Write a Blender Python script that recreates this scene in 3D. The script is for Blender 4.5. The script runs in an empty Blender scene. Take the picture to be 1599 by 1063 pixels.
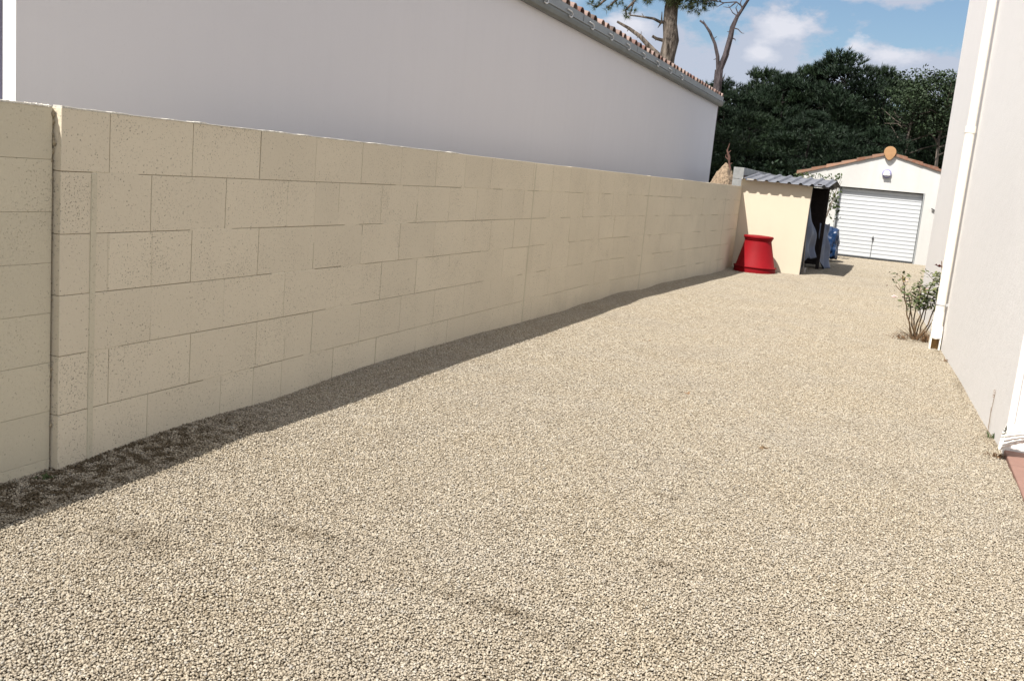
import bpy, math, random
import numpy as np
from mathutils import Vector, Matrix, noise

random.seed(7)
rng = np.random.default_rng(7)
scene = bpy.context.scene
COL = scene.collection

# ------------------------------------------------------------------ camera
CAM_ROT = [[0.9236872, -0.1482602, 0.3533001], [0.3720389, 0.1266323, -0.9195386], [0.0915918, 0.9808074, 0.1721272]]
cam_data = bpy.data.cameras.new("camera")
cam_data.lens = 34.25024
cam_data.sensor_width = 36.0
cam_data.clip_start = 0.05
cam_data.clip_end = 2000
cam = bpy.data.objects.new("camera", cam_data)
m4 = Matrix(CAM_ROT).to_4x4()
m4.translation = Vector((0, 0, 1.5))
cam.matrix_world = m4
COL.objects.link(cam)
scene.camera = cam

# ------------------------------------------------------------------ light
TO_SUN = Vector((-0.26, -0.66, 1.0)).normalized()
ELEV = math.asin(TO_SUN.z)
sun_data = bpy.data.lights.new("sun", 'SUN')
sun_data.energy = 4.6
sun_data.angle = math.radians(0.53)
sun_data.color = (1.0, 0.958, 0.895)
sun = bpy.data.objects.new("sun", sun_data)
sun.rotation_euler = TO_SUN.to_track_quat('Z', 'Y').to_euler()
sun.location = (-5, -12, 20)
COL.objects.link(sun)

world = bpy.data.worlds.new("World")
scene.world = world
world.use_nodes = True
wt = world.node_tree
wt.nodes.clear()
wn = wt.nodes.new
w_out = wn('ShaderNodeOutputWorld'); w_bg = wn('ShaderNodeBackground')
sky = wn('ShaderNodeTexSky'); sky.sky_type = 'NISHITA'; sky.sun_disc = False
sky.sun_elevation = ELEV
sky.sun_rotation = math.atan2(TO_SUN.x, TO_SUN.y)
sky.air_density = 1.0; sky.dust_density = 1.2; sky.ozone_density = 1.0
tc = wn('ShaderNodeTexCoord')
L = wt.links.new
def wmath(op, a, b=0.0, clamp=False):
    x = wn('ShaderNodeMath'); x.operation = op; x.use_clamp = clamp
    for sock, v in ((x.inputs[0], a), (x.inputs[1], b)):
        if isinstance(v, (int, float)): sock.default_value = v
        else: L(v, sock)
    return x.outputs[0]
def wnoise(scale, detail, rough=0.55, stretch=(1, 1, 1.8)):
    mp = wn('ShaderNodeMapping'); mp.inputs['Scale'].default_value = stretch
    L(tc.outputs['Generated'], mp.inputs['Vector'])
    x = wn('ShaderNodeTexNoise'); x.inputs['Scale'].default_value = scale
    x.inputs['Detail'].default_value = detail; x.inputs['Roughness'].default_value = rough
    L(mp.outputs[0], x.inputs['Vector']); return x.outputs['Fac']
def wramp(fac, stops):
    r = wn('ShaderNodeValToRGB'); e = r.color_ramp.elements
    for q, (p, c) in zip(e, stops):
        q.position = p; q.color = (*c, 1) if isinstance(c, tuple) else (c, c, c, 1)
    L(fac, r.inputs[0]); return r.outputs[0]
def blobs(lst):
    """cloud banks as soft ellipses of sky direction (x, z, width, height)"""
    acc = None
    for (bx_, bz_, rx_, rz_) in lst:
        a = wn('ShaderNodeVectorMath'); a.operation = 'SUBTRACT'; L(tc.outputs['Generated'], a.inputs[0]); a.inputs[1].default_value = (bx_, 0.97, bz_)
        b = wn('ShaderNodeVectorMath'); b.operation = 'MULTIPLY'; L(a.outputs[0], b.inputs[0]); b.inputs[1].default_value = (1/rx_, 2.0, 1/rz_)
        c = wn('ShaderNodeVectorMath'); c.operation = 'LENGTH'; L(b.outputs[0], c.inputs[0])
        v = wmath('SUBTRACT', 1.0, c.outputs['Value'])
        acc = v if acc is None else wmath('MAXIMUM', acc, v)
    return acc
n1 = wmath('MULTIPLY', wmath('SUBTRACT', wnoise(16, 8, 0.6), 0.5), 2.6)
n0 = wmath('MULTIPLY', wmath('SUBTRACT', wnoise(48, 6, 0.6), 0.5), 1.0)
nn = wmath('ADD', n1, n0)
bank = blobs([(-0.175, 0.112, 0.13, 0.042), (-0.02, 0.120, 0.085, 0.028), (-0.135, 0.140, 0.080, 0.042), (-0.25, 0.140, 0.07, 0.034), (-0.05, 0.196, 0.09, 0.018), (-0.13, 0.10, 0.3, 0.022)])
white = blobs([(-0.128, 0.154, 0.040, 0.020), (-0.066, 0.143, 0.015, 0.012), (-0.03, 0.135, 0.03, 0.010), (-0.27, 0.150, 0.035, 0.015), (-0.15, 0.130, 0.02, 0.01)])
bank_m = wramp(wmath('ADD', bank, nn), [(-0.12, 0.0), (0.42, 0.93)])
white_m = wramp(wmath('ADD', white, nn), [(0.05, 0.0), (0.75, 1.0)])
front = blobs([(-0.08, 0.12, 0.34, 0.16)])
fill_clouds = wmath('MULTIPLY', wramp(wnoise(2.6, 7), [(0.42, 0.0), (0.56, 1.0)]), wramp(front, [(0.0, 1.0), (0.25, 0.0)]))
def wmix(fac, a, b, blend='MIX'):
    x = wn('ShaderNodeMix'); x.data_type = 'RGBA'; x.blend_type = blend
    for sock, v in ((x.inputs[0], fac), (x.inputs[6], a), (x.inputs[7], b)):
        if isinstance(v, (int, float)): sock.default_value = v
        elif isinstance(v, tuple): sock.default_value = (*v, 1)
        else: L(v, sock)
    return x.outputs[2]
c = wmix(1.0, sky.outputs[0], (0.66, 0.72, 0.76), 'MULTIPLY')
c = wmix(bank_m, c, (3.45, 3.75, 4.5))
c = wmix(white_m, c, (4.9, 5.0, 5.5))
c = wmix(fill_clouds, c, (8.6, 8.5, 8.6))  # unseen clouds outside the view, added brighter to lift the ambient fill
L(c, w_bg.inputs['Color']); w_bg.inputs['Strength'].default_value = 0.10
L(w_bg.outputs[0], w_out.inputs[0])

scene.view_settings.view_transform = 'Standard'
scene.view_settings.look = 'None'
scene.view_settings.gamma = 1.0
scene.view_settings.exposure = 0.65
scene.cycles.max_bounces = 6

# ------------------------------------------------------------------ materials
class NT:
    """small helper round a node tree"""
    def __init__(s, name, rough=0.8, spec=0.3):
        s.m = bpy.data.materials.new(name); s.m.use_nodes = True
        s.t = s.m.node_tree; s.b = s.t.nodes['Principled BSDF']
        s.b.inputs['Roughness'].default_value = rough
        s.b.inputs['Specular IOR Level'].default_value = spec
        g = s.n('ShaderNodeNewGeometry'); s.geo = g; s.pos = g.outputs['Position']
    def n(s, k, **kw):
        x = s.t.nodes.new(k)
        for a, v in kw.items(): setattr(x, a, v)
        return x
    def l(s, a, b): s.t.links.new(a, b)
    def noise(s, scale, detail=4, rough=0.5, vec=None, stretch=None):
        x = s.n('ShaderNodeTexNoise'); x.inputs['Scale'].default_value = scale
        x.inputs['Detail'].default_value = detail; x.inputs['Roughness'].default_value = rough
        v = vec or s.pos
        if stretch:
            mpg = s.n('ShaderNodeMapping'); mpg.inputs['Scale'].default_value = stretch
            s.l(v, mpg.inputs[0]); v = mpg.outputs[0]
        s.l(v, x.inputs['Vector']); return x.outputs['Fac']
    def voro(s, scale, feature='F1', vec=None):
        x = s.n('ShaderNodeTexVoronoi', feature=feature); x.inputs['Scale'].default_value = scale
        s.l(vec or s.pos, x.inputs['Vector']); return x
    def ramp(s, fac, stops, interp='LINEAR'):
        r = s.n('ShaderNodeValToRGB'); e = r.color_ramp.elements; r.color_ramp.interpolation = interp
        while len(e) < len(stops): e.new(0.5)
        for q, (p, c) in zip(e, stops):
            q.position = p
            q.color = (c, c, c, 1) if isinstance(c, (int, float)) else (*c, 1)
        s.l(fac, r.inputs[0]); return r.outputs[0]
    def mix(s, fac, a, b, blend='MIX'):
        x = s.n('ShaderNodeMix', data_type='RGBA', blend_type=blend)
        for sock, v in ((x.inputs[0], fac), (x.inputs[6], a), (x.inputs[7], b)):
            if isinstance(v, (int, float)): sock.default_value = v
            elif isinstance(v, tuple): sock.default_value = (*v, 1)
            else: s.l(v, sock)
        return x.outputs[2]
    def math(s, op, a, b=0.0, clamp=False):
        x = s.n('ShaderNodeMath', operation=op, use_clamp=clamp)
        for sock, v in ((x.inputs[0], a), (x.inputs[1], b)):
            if isinstance(v, (int, float)): sock.default_value = v
            else: s.l(v, sock)
        return x.outputs[0]
    def bump(s, h, dist=0.002, strength=1.0):
        x = s.n('ShaderNodeBump'); x.inputs['Distance'].default_value = dist
        x.inputs['Strength'].default_value = strength
        s.l(h, x.inputs['Height']); s.l(x.outputs[0], s.b.inputs['Normal'])
    def col(s, c):
        if isinstance(c, tuple): s.b.inputs['Base Color'].default_value = (*c, 1)
        else: s.l(c, s.b.inputs['Base Color'])

def simple(name, c, rough=0.6, var=0.12, scale=6.0, bump=0.0, bscale=60, metal=0.0, spec=0.3):
    t = NT(name, rough, spec)
    lo = tuple(v*(1-var) for v in c); hi = tuple(min(1, v*(1+var)) for v in c)
    t.col(t.ramp(t.noise(scale, 5, 0.6), [(0.3, lo), (0.7, hi)]))
    t.b.inputs['Metallic'].default_value = metal
    if bump: t.bump(t.noise(bscale, 4), bump)
    return t.m

M = {}
def mat_block(name, base, pit=1.0):
    t = NT(name, 0.9, 0.15)
    rnd = t.geo.outputs['Random Per Island']
    lo = tuple(v*0.96 for v in base); hi = tuple(v*1.03 for v in base)
    c = t.ramp(rnd, [(0, lo), (1, hi)])
    c = t.mix(t.ramp(t.noise(1.7, 4), [(0.35, 0.0), (0.75, 0.35)]), c, tuple(v*0.86 for v in base))
    # pits of the open textured block, denser on some blocks than on others
    fine = t.math('ADD', t.math('MULTIPLY', t.noise(105, 2, 0.5), 0.6), t.math('MULTIPLY', t.noise(230, 1, 0.5, stretch=(1, 0.7, 1.3)), 0.4))
    dens = t.ramp(t.noise(3.2, 3), [(0.3, 0.0), (0.7, 0.07)])
    dens = t.math('ADD', dens, t.math('MULTIPLY', rnd, 0.018))
    thr = t.math('SUBTRACT', 0.405, t.math('MULTIPLY', t.math('SUBTRACT', 0.07, dens), 1.0))
    pitm = t.math('GREATER_THAN', t.math('SUBTRACT', thr, fine), 0.0)
    pitm2 = t.math('MULTIPLY', pitm, 0.72*pit)
    c = t.mix(pitm2, c, tuple(v*0.35 for v in base))
    bigp = t.voro(38); bm = t.math('LESS_THAN', bigp.outputs['Distance'], 0.16)
    bm = t.math('MULTIPLY', bm, t.ramp(t.noise(11, 3), [(0.50, 0.0), (0.60, 0.65)]))
    c = t.mix(t.math('MULTIPLY', bm, pit), c, tuple(v*0.33 for v in base))
    # weathering streaks close to the ground
    z = t.n('ShaderNodeSeparateXYZ'); t.l(t.pos, z.inputs[0])
    low = t.ramp(z.outputs['Z'], [(0.0, 0.45), (0.16, 0.0)])
    c = t.mix(t.math('MULTIPLY', low, t.noise(5, 4)), c, tuple(v*0.62 for v in base))
    t.col(c)
    h = t.math('ADD', t.math('MULTIPLY', t.noise(55, 5, 0.65), 1.0), t.math('MULTIPLY', pitm, -0.8))
    t.bump(h, 0.0035, 0.9)
    return t.m
M['block'] = mat_block('painted_block', (0.655, 0.578, 0.442))
M['block_old'] = mat_block('older_painted_block', (0.585, 0.525, 0.395), 0.6)
M['mortar'] = simple('block_mortar', (0.30, 0.25, 0.17), 0.95, 0.2, 8, 0.002, 80)
M['rubble'] = simple('mortar_crumbs', (0.55, 0.52, 0.45), 0.95, 0.2, 30, 0.003, 90)

def mat_render(name, base, stain=0.10, bscale=130, bd=0.0015, streak=True):
    t = NT(name, 0.85, 0.15)
    c = t.mix(t.ramp(t.noise(0.55, 5), [(0.35, 0.0), (0.7, 1.0)]), base, tuple(v*(1-stain) for v in base))
    if streak:
        c = t.mix(t.ramp(t.noise(2.2, 5, 0.6, stretch=(3.5, 3.5, 0.25)), [(0.45, 0.0), (0.8, 0.5)]), c, tuple(v*(1-stain*1.3) for v in base))
    c = t.mix(t.ramp(t.noise(40, 3), [(0.62, 0.0), (0.8, 0.25)]), c, tuple(v*0.8 for v in base))
    t.col(c)
    t.bump(t.math('ADD', t.noise(bscale, 4, 0.6), t.math('MULTIPLY', t.noise(9, 4), 1.5)), bd)
    return t.m
M['grey_render'] = mat_render('smooth_grey_render', (0.655, 0.638, 0.655), 0.035, 160, 0.0008)
M['white_render'] = mat_render('white_render_bright', (0.82, 0.80, 0.77), 0.05)
M['house_render'] = mat_render('scraped_offwhite_render', (0.795, 0.775, 0.755), 0.035, 70, 0.0018)
M['garage_render'] = mat_render('garage_white_render', (0.64, 0.63, 0.60), 0.16, 90, 0.002)
M['cream_render'] = mat_render('cream_render', (0.66, 0.585, 0.455), 0.04, 120, 0.0015)
M['gutter'] = simple('zinc_gutter', (0.15, 0.155, 0.145), 0.5, 0.15, 3, metal=0.3)
M['gutter_light'] = simple('zinc_fascia', (0.235, 0.245, 0.25), 0.5, 0.12, 2.5, metal=0.3)
M['hook'] = simple('gutter_hook_metal', (0.60, 0.60, 0.60), 0.4, 0.08, 10, metal=0.4)
def mat_tile(name, a, b, cdark):
    t = NT(name, 0.85, 0.2)
    c = t.ramp(t.geo.outputs['Random Per Island'], [(0, cdark), (0.25, a), (0.7, b), (1, tuple(min(1, v*1.5) for v in b))])
    c = t.mix(t.ramp(t.noise(14, 5), [(0.45, 0.0), (0.7, 0.55)]), c, (0.27, 0.215, 0.17))
    t.col(c); t.bump(t.noise(70, 4), 0.002); return t.m
M['roof_tile'] = mat_tile('terracotta_roof_tile', (0.15, 0.075, 0.06), (0.21, 0.15, 0.13), (0.07, 0.055, 0.05))
M['rake_tile'] = mat_tile('terracotta_rake_tile', (0.23, 0.11, 0.07), (0.27, 0.155, 0.105), (0.17, 0.085, 0.06))
M['ridge_cap'] = simple('pale_terracotta', (0.41, 0.235, 0.115), 0.8, 0.12, 10, 0.002, 60)
M['terrace'] = simple('terracotta_slab', (0.235, 0.135, 0.105), 0.75, 0.12, 7, 0.001, 120)
M['door_white'] = simple('white_door_paint', (0.60, 0.615, 0.625), 0.4, 0.03, 3)
M['frame_grey'] = simple('grey_door_frame', (0.30, 0.31, 0.31), 0.5, 0.1, 5)
M['dark_gap'] = simple('dark_gap', (0.05, 0.05, 0.05), 0.9)
M['pvc'] = simple('cream_pvc', (0.88, 0.83, 0.74), 0.42, 0.03, 3, spec=0.4)
M['pvc_white'] = simple('white_pvc', (0.66, 0.645, 0.60), 0.45, 0.05, 12, spec=0.4)
M['rust'] = simple('rust_stained_inside', (0.40, 0.24, 0.09), 0.8, 0.4, 30)
M['red'] = simple('red_plastic', (0.225, 0.006, 0.010), 0.62, 0.12, 3, 0.0006, 60, spec=0.12)
M['corrugated'] = simple('grey_corrugated_sheet', (0.15, 0.155, 0.175), 0.7, 0.25, 2.5, 0.001, 40)
M['dark_wood'] = simple('dark_stained_wood', (0.020, 0.015, 0.014), 0.8, 0.3, 12, 0.002, 40)
M['grey_wood'] = simple('weathered_wood', (0.30, 0.26, 0.22), 0.85, 0.25, 18, 0.002, 50)
M['tarp_grey'] = simple('greyblue_tarpaulin', (0.125, 0.145, 0.20), 0.6, 0.15, 5, spec=0.35)
M['tarp_blue'] = simple('blue_tarpaulin', (0.003, 0.026, 0.085), 0.36, 0.25, 6, spec=0.6)
M['concrete'] = simple('grey_concrete_block', (0.30, 0.305, 0.30), 0.95, 0.2, 6, 0.003, 60)
M['dirt'] = simple('sandy_dirt', (0.25, 0.185, 0.125), 0.95, 0.45, 16, 0.03, 22)
M['lens_glass'] = simple('lamp_opal_glass', (0.60, 0.60, 0.76), 0.2, 0.2, 25, spec=0.6)
M['lamp_rim'] = simple('lamp_rim_blue_grey', (0.27, 0.26, 0.42), 0.35, 0.1, 9)
M['metal_dark'] = simple('dark_iron', (0.07, 0.07, 0.075), 0.5, 0.2, 20)
M['shutter'] = simple('blue_grey_shutter', (0.55, 0.56, 0.70), 0.5, 0.04, 4)

def mat_leaf(name, a, b, rough=0.6, trans=0.15):
    t = NT(name, rough, 0.25)
    c = t.ramp(t.geo.outputs['Random Per Island'], [(0, a), (1, b)])
    c = t.mix(t.ramp(t.noise(0.9, 3), [(0.35, 0.0), (0.7, 0.6)]), c, tuple(v*0.7 for v in a))
    t.col(c)
    return t.m
M['pine_dark'] = mat_leaf('pine_needles', (0.009, 0.019, 0.010), (0.022, 0.042, 0.019))
M['pine_mid'] = mat_leaf('pine_needles_lighter', (0.012, 0.024, 0.011), (0.031, 0.054, 0.022))
M['broad'] = mat_leaf('broadleaf_green', (0.020, 0.034, 0.015), (0.042, 0.066, 0.028))
M['big_pine'] = mat_leaf('near_pine_needles', (0.035, 0.055, 0.025), (0.12, 0.13, 0.045))
M['bush'] = mat_leaf('bush_leaves', (0.040, 0.060, 0.018), (0.085, 0.115, 0.040))
M['rose_leaf'] = mat_leaf('rose_leaves', (0.055, 0.080, 0.030), (0.17, 0.18, 0.075))
M['rose_yellow'] = mat_leaf('yellowing_leaves', (0.38, 0.24, 0.10), (0.50, 0.38, 0.20))
M['dry'] = mat_leaf('dry_plant', (0.12, 0.065, 0.03), (0.28, 0.17, 0.09))
M['petal'] = simple('pale_pink_petals', (0.85, 0.72, 0.70), 0.6, 0.06, 30)
M['petal_dead'] = simple('withered_petals', (0.14, 0.035, 0.03), 0.8, 0.3, 60)
M['rose_stem'] = simple('rose_stems', (0.13, 0.085, 0.045), 0.7, 0.4, 25)
M['stem_green'] = simple('green_stems', (0.22, 0.20, 0.06), 0.6, 0.2, 25)
def mat_bark(name, a, b):
    t = NT(name, 0.95, 0.1)
    n = t.noise(9, 6, 0.7, stretch=(1, 1, 0.22))
    t.col(t.ramp(n, [(0.38, a), (0.62, b)]))
    t.bump(t.noise(12, 6, 0.7, stretch=(1, 1, 0.25)), 0.05); return t.m
M['bark'] = mat_bark('pine_bark', (0.05, 0.040, 0.033), (0.22, 0.185, 0.155))
M['bark_dead'] = mat_bark('dead_bark', (0.035, 0.030, 0.032), (0.11, 0.092, 0.095))
M['bark_far'] = mat_bark('far_bark', (0.018, 0.016, 0.014), (0.04, 0.036, 0.033))
M['stub'] = simple('reddish_dead_wood', (0.13, 0.070, 0.055), 0.9, 0.3, 12)

# soil patches showing between the stones: (x, y, radius x, radius y)
SOIL = [(-2.0, 3.17, .40, .10), (-0.88, 4.57, .12, .06), (-0.66, 3.71, .17, .05), (-1.10, 2.98, .42, .08),
        (-0.85, 2.87, .14, .05), (-2.55, 2.75, .30, .16), (-0.5, 3.1, .25, .05), (0.78, 7.3, .08, .5), (0.66, 9.3, .06, .5), (0.56, 11.2, .08, .4), (0.30, 11.9, .2, .15)]
def soil_mask(t):
    wob = t.n('ShaderNodeTexNoise'); wob.inputs['Scale'].default_value = 16; wob.inputs['Detail'].default_value = 5
    t.l(t.pos, wob.inputs['Vector'])
    acc = None
    for (x, y, rx, ry) in SOIL:
        s1 = t.n('ShaderNodeVectorMath', operation='SUBTRACT'); t.l(t.pos, s1.inputs[0]); s1.inputs[1].default_value = (x, y, 0)
        s2 = t.n('ShaderNodeVectorMath', operation='MULTIPLY'); t.l(s1.outputs[0], s2.inputs[0]); s2.inputs[1].default_value = (1/rx, 1/ry, 0)
        s3 = t.n('ShaderNodeVectorMath', operation='LENGTH'); t.l(s2.outputs[0], s3.inputs[0])
        v = t.math('SUBTRACT', 1.25, s3.outputs['Value'], True)
        acc = v if acc is None else t.math('MAXIMUM', acc, v)
    # bare dark soil along the wall foot, strengthened to deepen the wall's shadow in colour
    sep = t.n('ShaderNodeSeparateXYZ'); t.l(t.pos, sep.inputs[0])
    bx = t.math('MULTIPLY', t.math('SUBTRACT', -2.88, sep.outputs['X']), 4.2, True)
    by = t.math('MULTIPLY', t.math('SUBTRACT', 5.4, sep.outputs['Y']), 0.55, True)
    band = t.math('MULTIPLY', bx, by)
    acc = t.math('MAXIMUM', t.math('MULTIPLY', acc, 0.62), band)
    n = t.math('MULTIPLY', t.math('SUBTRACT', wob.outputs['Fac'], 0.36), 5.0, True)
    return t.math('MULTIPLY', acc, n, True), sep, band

def mat_stone():
    t = NT('limestone_gravel', 0.9, 0.15)
    r = t.geo.outputs['Random Per Island']
    c = t.ramp(r, [(0.0, (0.157, 0.126, 0.089)), (0.10, (0.266, 0.222, 0.159)), (0.35, (0.380, 0.326, 0.243)), (0.62, (0.435, 0.373, 0.283)),
                   (0.82, (0.495, 0.438, 0.342)), (0.93, (0.351, 0.323, 0.278)), (1.0, (0.604, 0.545, 0.443))])
    big = t.ramp(t.noise(1.1, 4, 0.55), [(0.38, 0.0), (0.66, 1.0)])
    c = t.mix(t.math('MULTIPLY', big, 0.30), c, (0.35, 0.318, 0.272))
    mid = t.ramp(t.noise(2.7, 4, 0.6), [(0.42, 0.0), (0.72, 0.24)])
    c = t.mix(mid, c, (0.31, 0.25, 0.17))
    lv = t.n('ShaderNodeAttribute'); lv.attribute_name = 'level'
    c = t.mix(t.math('MULTIPLY', t.math('SUBTRACT', 1.0, lv.outputs['Fac'], True), 0.75), c, (0.13, 0.095, 0.058))  # lower stones tinted darker, putting the shade of the gaps into colour
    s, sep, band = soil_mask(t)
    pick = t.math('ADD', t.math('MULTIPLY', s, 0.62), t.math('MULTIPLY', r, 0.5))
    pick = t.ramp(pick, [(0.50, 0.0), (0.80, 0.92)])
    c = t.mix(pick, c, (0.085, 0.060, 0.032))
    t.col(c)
    t.bump(t.noise(420, 3), 0.0012)
    return t.m
def mat_base():
    t = NT('gravel_bed_fines', 0.95, 0.1)
    c = t.ramp(t.noise(60, 4, 0.6), [(0.3, (0.045, 0.033, 0.020)), (0.7, (0.10, 0.078, 0.05))])
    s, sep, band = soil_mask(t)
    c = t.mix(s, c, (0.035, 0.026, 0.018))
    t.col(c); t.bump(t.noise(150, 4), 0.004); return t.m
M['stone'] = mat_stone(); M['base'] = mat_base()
M['earth'] = simple('field_earth', (0.12, 0.10, 0.055), 0.95, 0.35, 0.4, 0.02, 4)

# ------------------------------------------------------------------ mesh helpers
class MB:
    def __init__(s): s.v = []; s.f = []; s.smooth = []
    def add(s, vs, fs, smooth=False):
        o = len(s.v); s.v += [tuple(p) for p in vs]
        s.f += [tuple(i+o for i in q) for q in fs]; s.smooth += [smooth]*len(fs)
    def box(s, x0, x1, y0, y1, z0, z1, fn=None):
        vs = [(x, y, z) for z in (z0, z1) for y in (y0, y1) for x in (x0, x1)]
        if fn: vs = [fn(p) for p in vs]
        s.add(vs, [(0, 2, 3, 1), (4, 5, 7, 6), (0, 1, 5, 4), (2, 6, 7, 3), (0, 4, 6, 2), (1, 3, 7, 5)])
    def cbox(s, x0, x1, y0, y1, z0, z1, c=0.004, fn=None):
        """box with chamfered edges"""
        X = (x0, x1); Y = (y0, y1); Z = (z0, z1); vs = []
        idx = {}
        for i in (0, 1):
            for j in (0, 1):
                for k in (0, 1):
                    dx = c if i == 0 else -c; dy = c if j == 0 else -c; dz = c if k == 0 else -c
                    idx[i, j, k, 0] = len(vs); vs.append((X[i], Y[j]+dy, Z[k]+dz))
                    idx[i, j, k, 1] = len(vs); vs.append((X[i]+dx, Y[j], Z[k]+dz))
                    idx[i, j, k, 2] = len(vs); vs.append((X[i]+dx, Y[j]+dy, Z[k]))
        fs = []
        I = idx
        for i in (0, 1): fs.append((I[i,0,0,0], I[i,1,0,0], I[i,1,1,0], I[i,0,1,0]))
        for j in (0, 1): fs.append((I[0,j,0,1], I[1,j,0,1], I[1,j,1,1], I[0,j,1,1]))
        for k in (0, 1): fs.append((I[0,0,k,2], I[1,0,k,2], I[1,1,k,2], I[0,1,k,2]))
        for j in (0, 1):
            for k in (0, 1): fs.append((I[0,j,k,1], I[1,j,k,1], I[1,j,k,2], I[0,j,k,2]))
        for i in (0, 1):
            for k in (0, 1): fs.append((I[i,0,k,0], I[i,1,k,0], I[i,1,k,2], I[i,0,k,2]))
        for i in (0, 1):
            for j in (0, 1): fs.append((I[i,j,0,0], I[i,j,1,0], I[i,j,1,1], I[i,j,0,1]))
        for i in (0, 1):
            for j in (0, 1):
                for k in (0, 1): fs.append((I[i,j,k,0], I[i,j,k,1], I[i,j,k,2]))
        if fn: vs = [fn(p) for p in vs]
        s.add(vs, fs)
    def tube(s, pts, radii, n=8, caps=True, smooth=True, wob=0.0):
        pts = [Vector(p) for p in pts]
        if not hasattr(radii, '__len__'): radii = [radii]*len(pts)
        rings = []; prev = None
        for i, p in enumerate(pts):
            d = (pts[min(i+1, len(pts)-1)] - pts[max(i-1, 0)]).normalized()
            if prev is None:
                a = Vector((0, 0, 1)) if abs(d.z) < 0.9 else Vector((1, 0, 0))
                u = d.cross(a).normalized()
            else:
                u = (prev - d*prev.dot(d)).normalized()
            prev = u; w = d.cross(u)
            ring = []
            for k in range(n):
                a = 2*math.pi*k/n; r = radii[i]*(1 + (random.uniform(-wob, wob) if wob else 0))
                ring.append(p + (u*math.cos(a) + w*math.sin(a))*r)
            rings.append(ring)
        vs = [q for r in rings for q in r]; fs = []
        for i in range(len(pts)-1):
            for k in range(n):
                a = i*n+k; b = i*n+(k+1) % n
                fs.append((a, b, b+n, a+n))
        s.add(vs, fs, smooth)
        if caps:
            s.add(rings[0], [tuple(range(n-1, -1, -1))])
            s.add(rings[-1], [tuple(range(n))])
    def lathe(s, prof, center=(0, 0, 0), n=32, smooth=True):
        cx, cy, cz = center; vs = []; fs = []
        for (r, z) in prof:
            for k in range(n):
                a = 2*math.pi*k/n; vs.append((cx+r*math.cos(a), cy+r*math.sin(a), cz+z))
        for i in range(len(prof)-1):
            for k in range(n):
                a = i*n+k; b = i*n+(k+1) % n; fs.append((a, b, b+n, a+n))
        s.add(vs, fs, smooth)
    def build(s, name, m, parent=None, loc=None):
        me = bpy.data.meshes.new(name)
        v = s.v if loc is None else [(a-loc[0], b-loc[1], c-loc[2]) for a, b, c in s.v]
        me.from_pydata(v, [], s.f); me.update()
        me.polygons.foreach_set('use_smooth', s.smooth)
        if any(s.smooth): me.set_sharp_from_angle(angle=math.radians(42))
        me.materials.append(m)
        return link(name, me, parent, loc)

def link(name, me, parent=None, loc=None):
    o = bpy.data.objects.new(name, me); COL.objects.link(o)
    if parent is not None:
        o.parent = parent
    if loc is not None: o.location = loc
    return o
def tag(o, label, cat, group=None, kind=None):
    o['label'] = label
    if cat: o['category'] = cat
    if group: o['group'] = group
    if kind: o['kind'] = kind
    return o
def thing(name, label, cat, loc=(0, 0, 0), rz=0.0, group=None):
    o = bpy.data.objects.new(name, None); COL.objects.link(o)
    o.empty_display_size = 0.2
    o.location = loc; o.rotation_euler = (0, 0, rz)
    return tag(o, label, cat, group)
def raw_mesh(name, V, F, m, smooth=False):
    """V (n,3) float, F (m,k) int arrays -> mesh"""
    me = bpy.data.meshes.new(name); k = F.shape[1]
    me.vertices.add(len(V)); me.vertices.foreach_set('co', V.astype(np.float32).ravel())
    me.loops.add(F.size); me.loops.foreach_set('vertex_index', F.astype(np.int32).ravel())
    me.polygons.add(len(F)); me.polygons.foreach_set('loop_start', np.arange(0, F.size, k, dtype=np.int32))
    me.polygons.foreach_set('loop_total', np.full(len(F), k, dtype=np.int32))
    me.update(calc_edges=True)
    if smooth: me.polygons.foreach_set('use_smooth', np.ones(len(F), dtype=bool))
    me.materials.append(m); return me

# ------------------------------------------------------------------ ground
def gz(x, y):
    z = 0.016*noise.noise(Vector((x*0.55, y*0.45, 3.1))) + 0.010*noise.noise(Vector((x*1.5, y*1.2, 8.7)))
    near = min(1, max(0, (4.4-y)/1.6)); left = min(1, max(0, (-2.5-x)/0.7))
    z -= 0.045*near*left
    z += min(1, max(0, (-2.85-x)/0.45))*(0.035*noise.noise(Vector((y*0.9, 0.3, 0)))+0.012)
    return z
m = MB()
nx, ny = 60, 330
x0, x1, y0, y1 = -3.75, 2.6, -1.0, 31.0
m.v = [(x0+(x1-x0)*i/nx, y0+(y1-y0)*j/ny, 0) for j in range(ny+1) for i in range(nx+1)]
m.v = [(a, b, gz(a, b)-0.010) for a, b, _ in m.v]
m.f = [(j*(nx+1)+i, j*(nx+1)+i+1, (j+1)*(nx+1)+i+1, (j+1)*(nx+1)+i) for j in range(ny) for i in range(nx)]
m.smooth = [True]*len(m.f)
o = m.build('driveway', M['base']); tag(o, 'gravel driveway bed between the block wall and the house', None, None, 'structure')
m = MB(); m.add([(-400, -200, -0.12), (400, -200, -0.12), (400, 900, -0.12), (-400, 900, -0.12)], [(0, 1, 2, 3)])
o = m.build('ground', M['earth']); tag(o, 'surrounding ground reaching to the horizon', None, None, 'structure')

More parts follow.
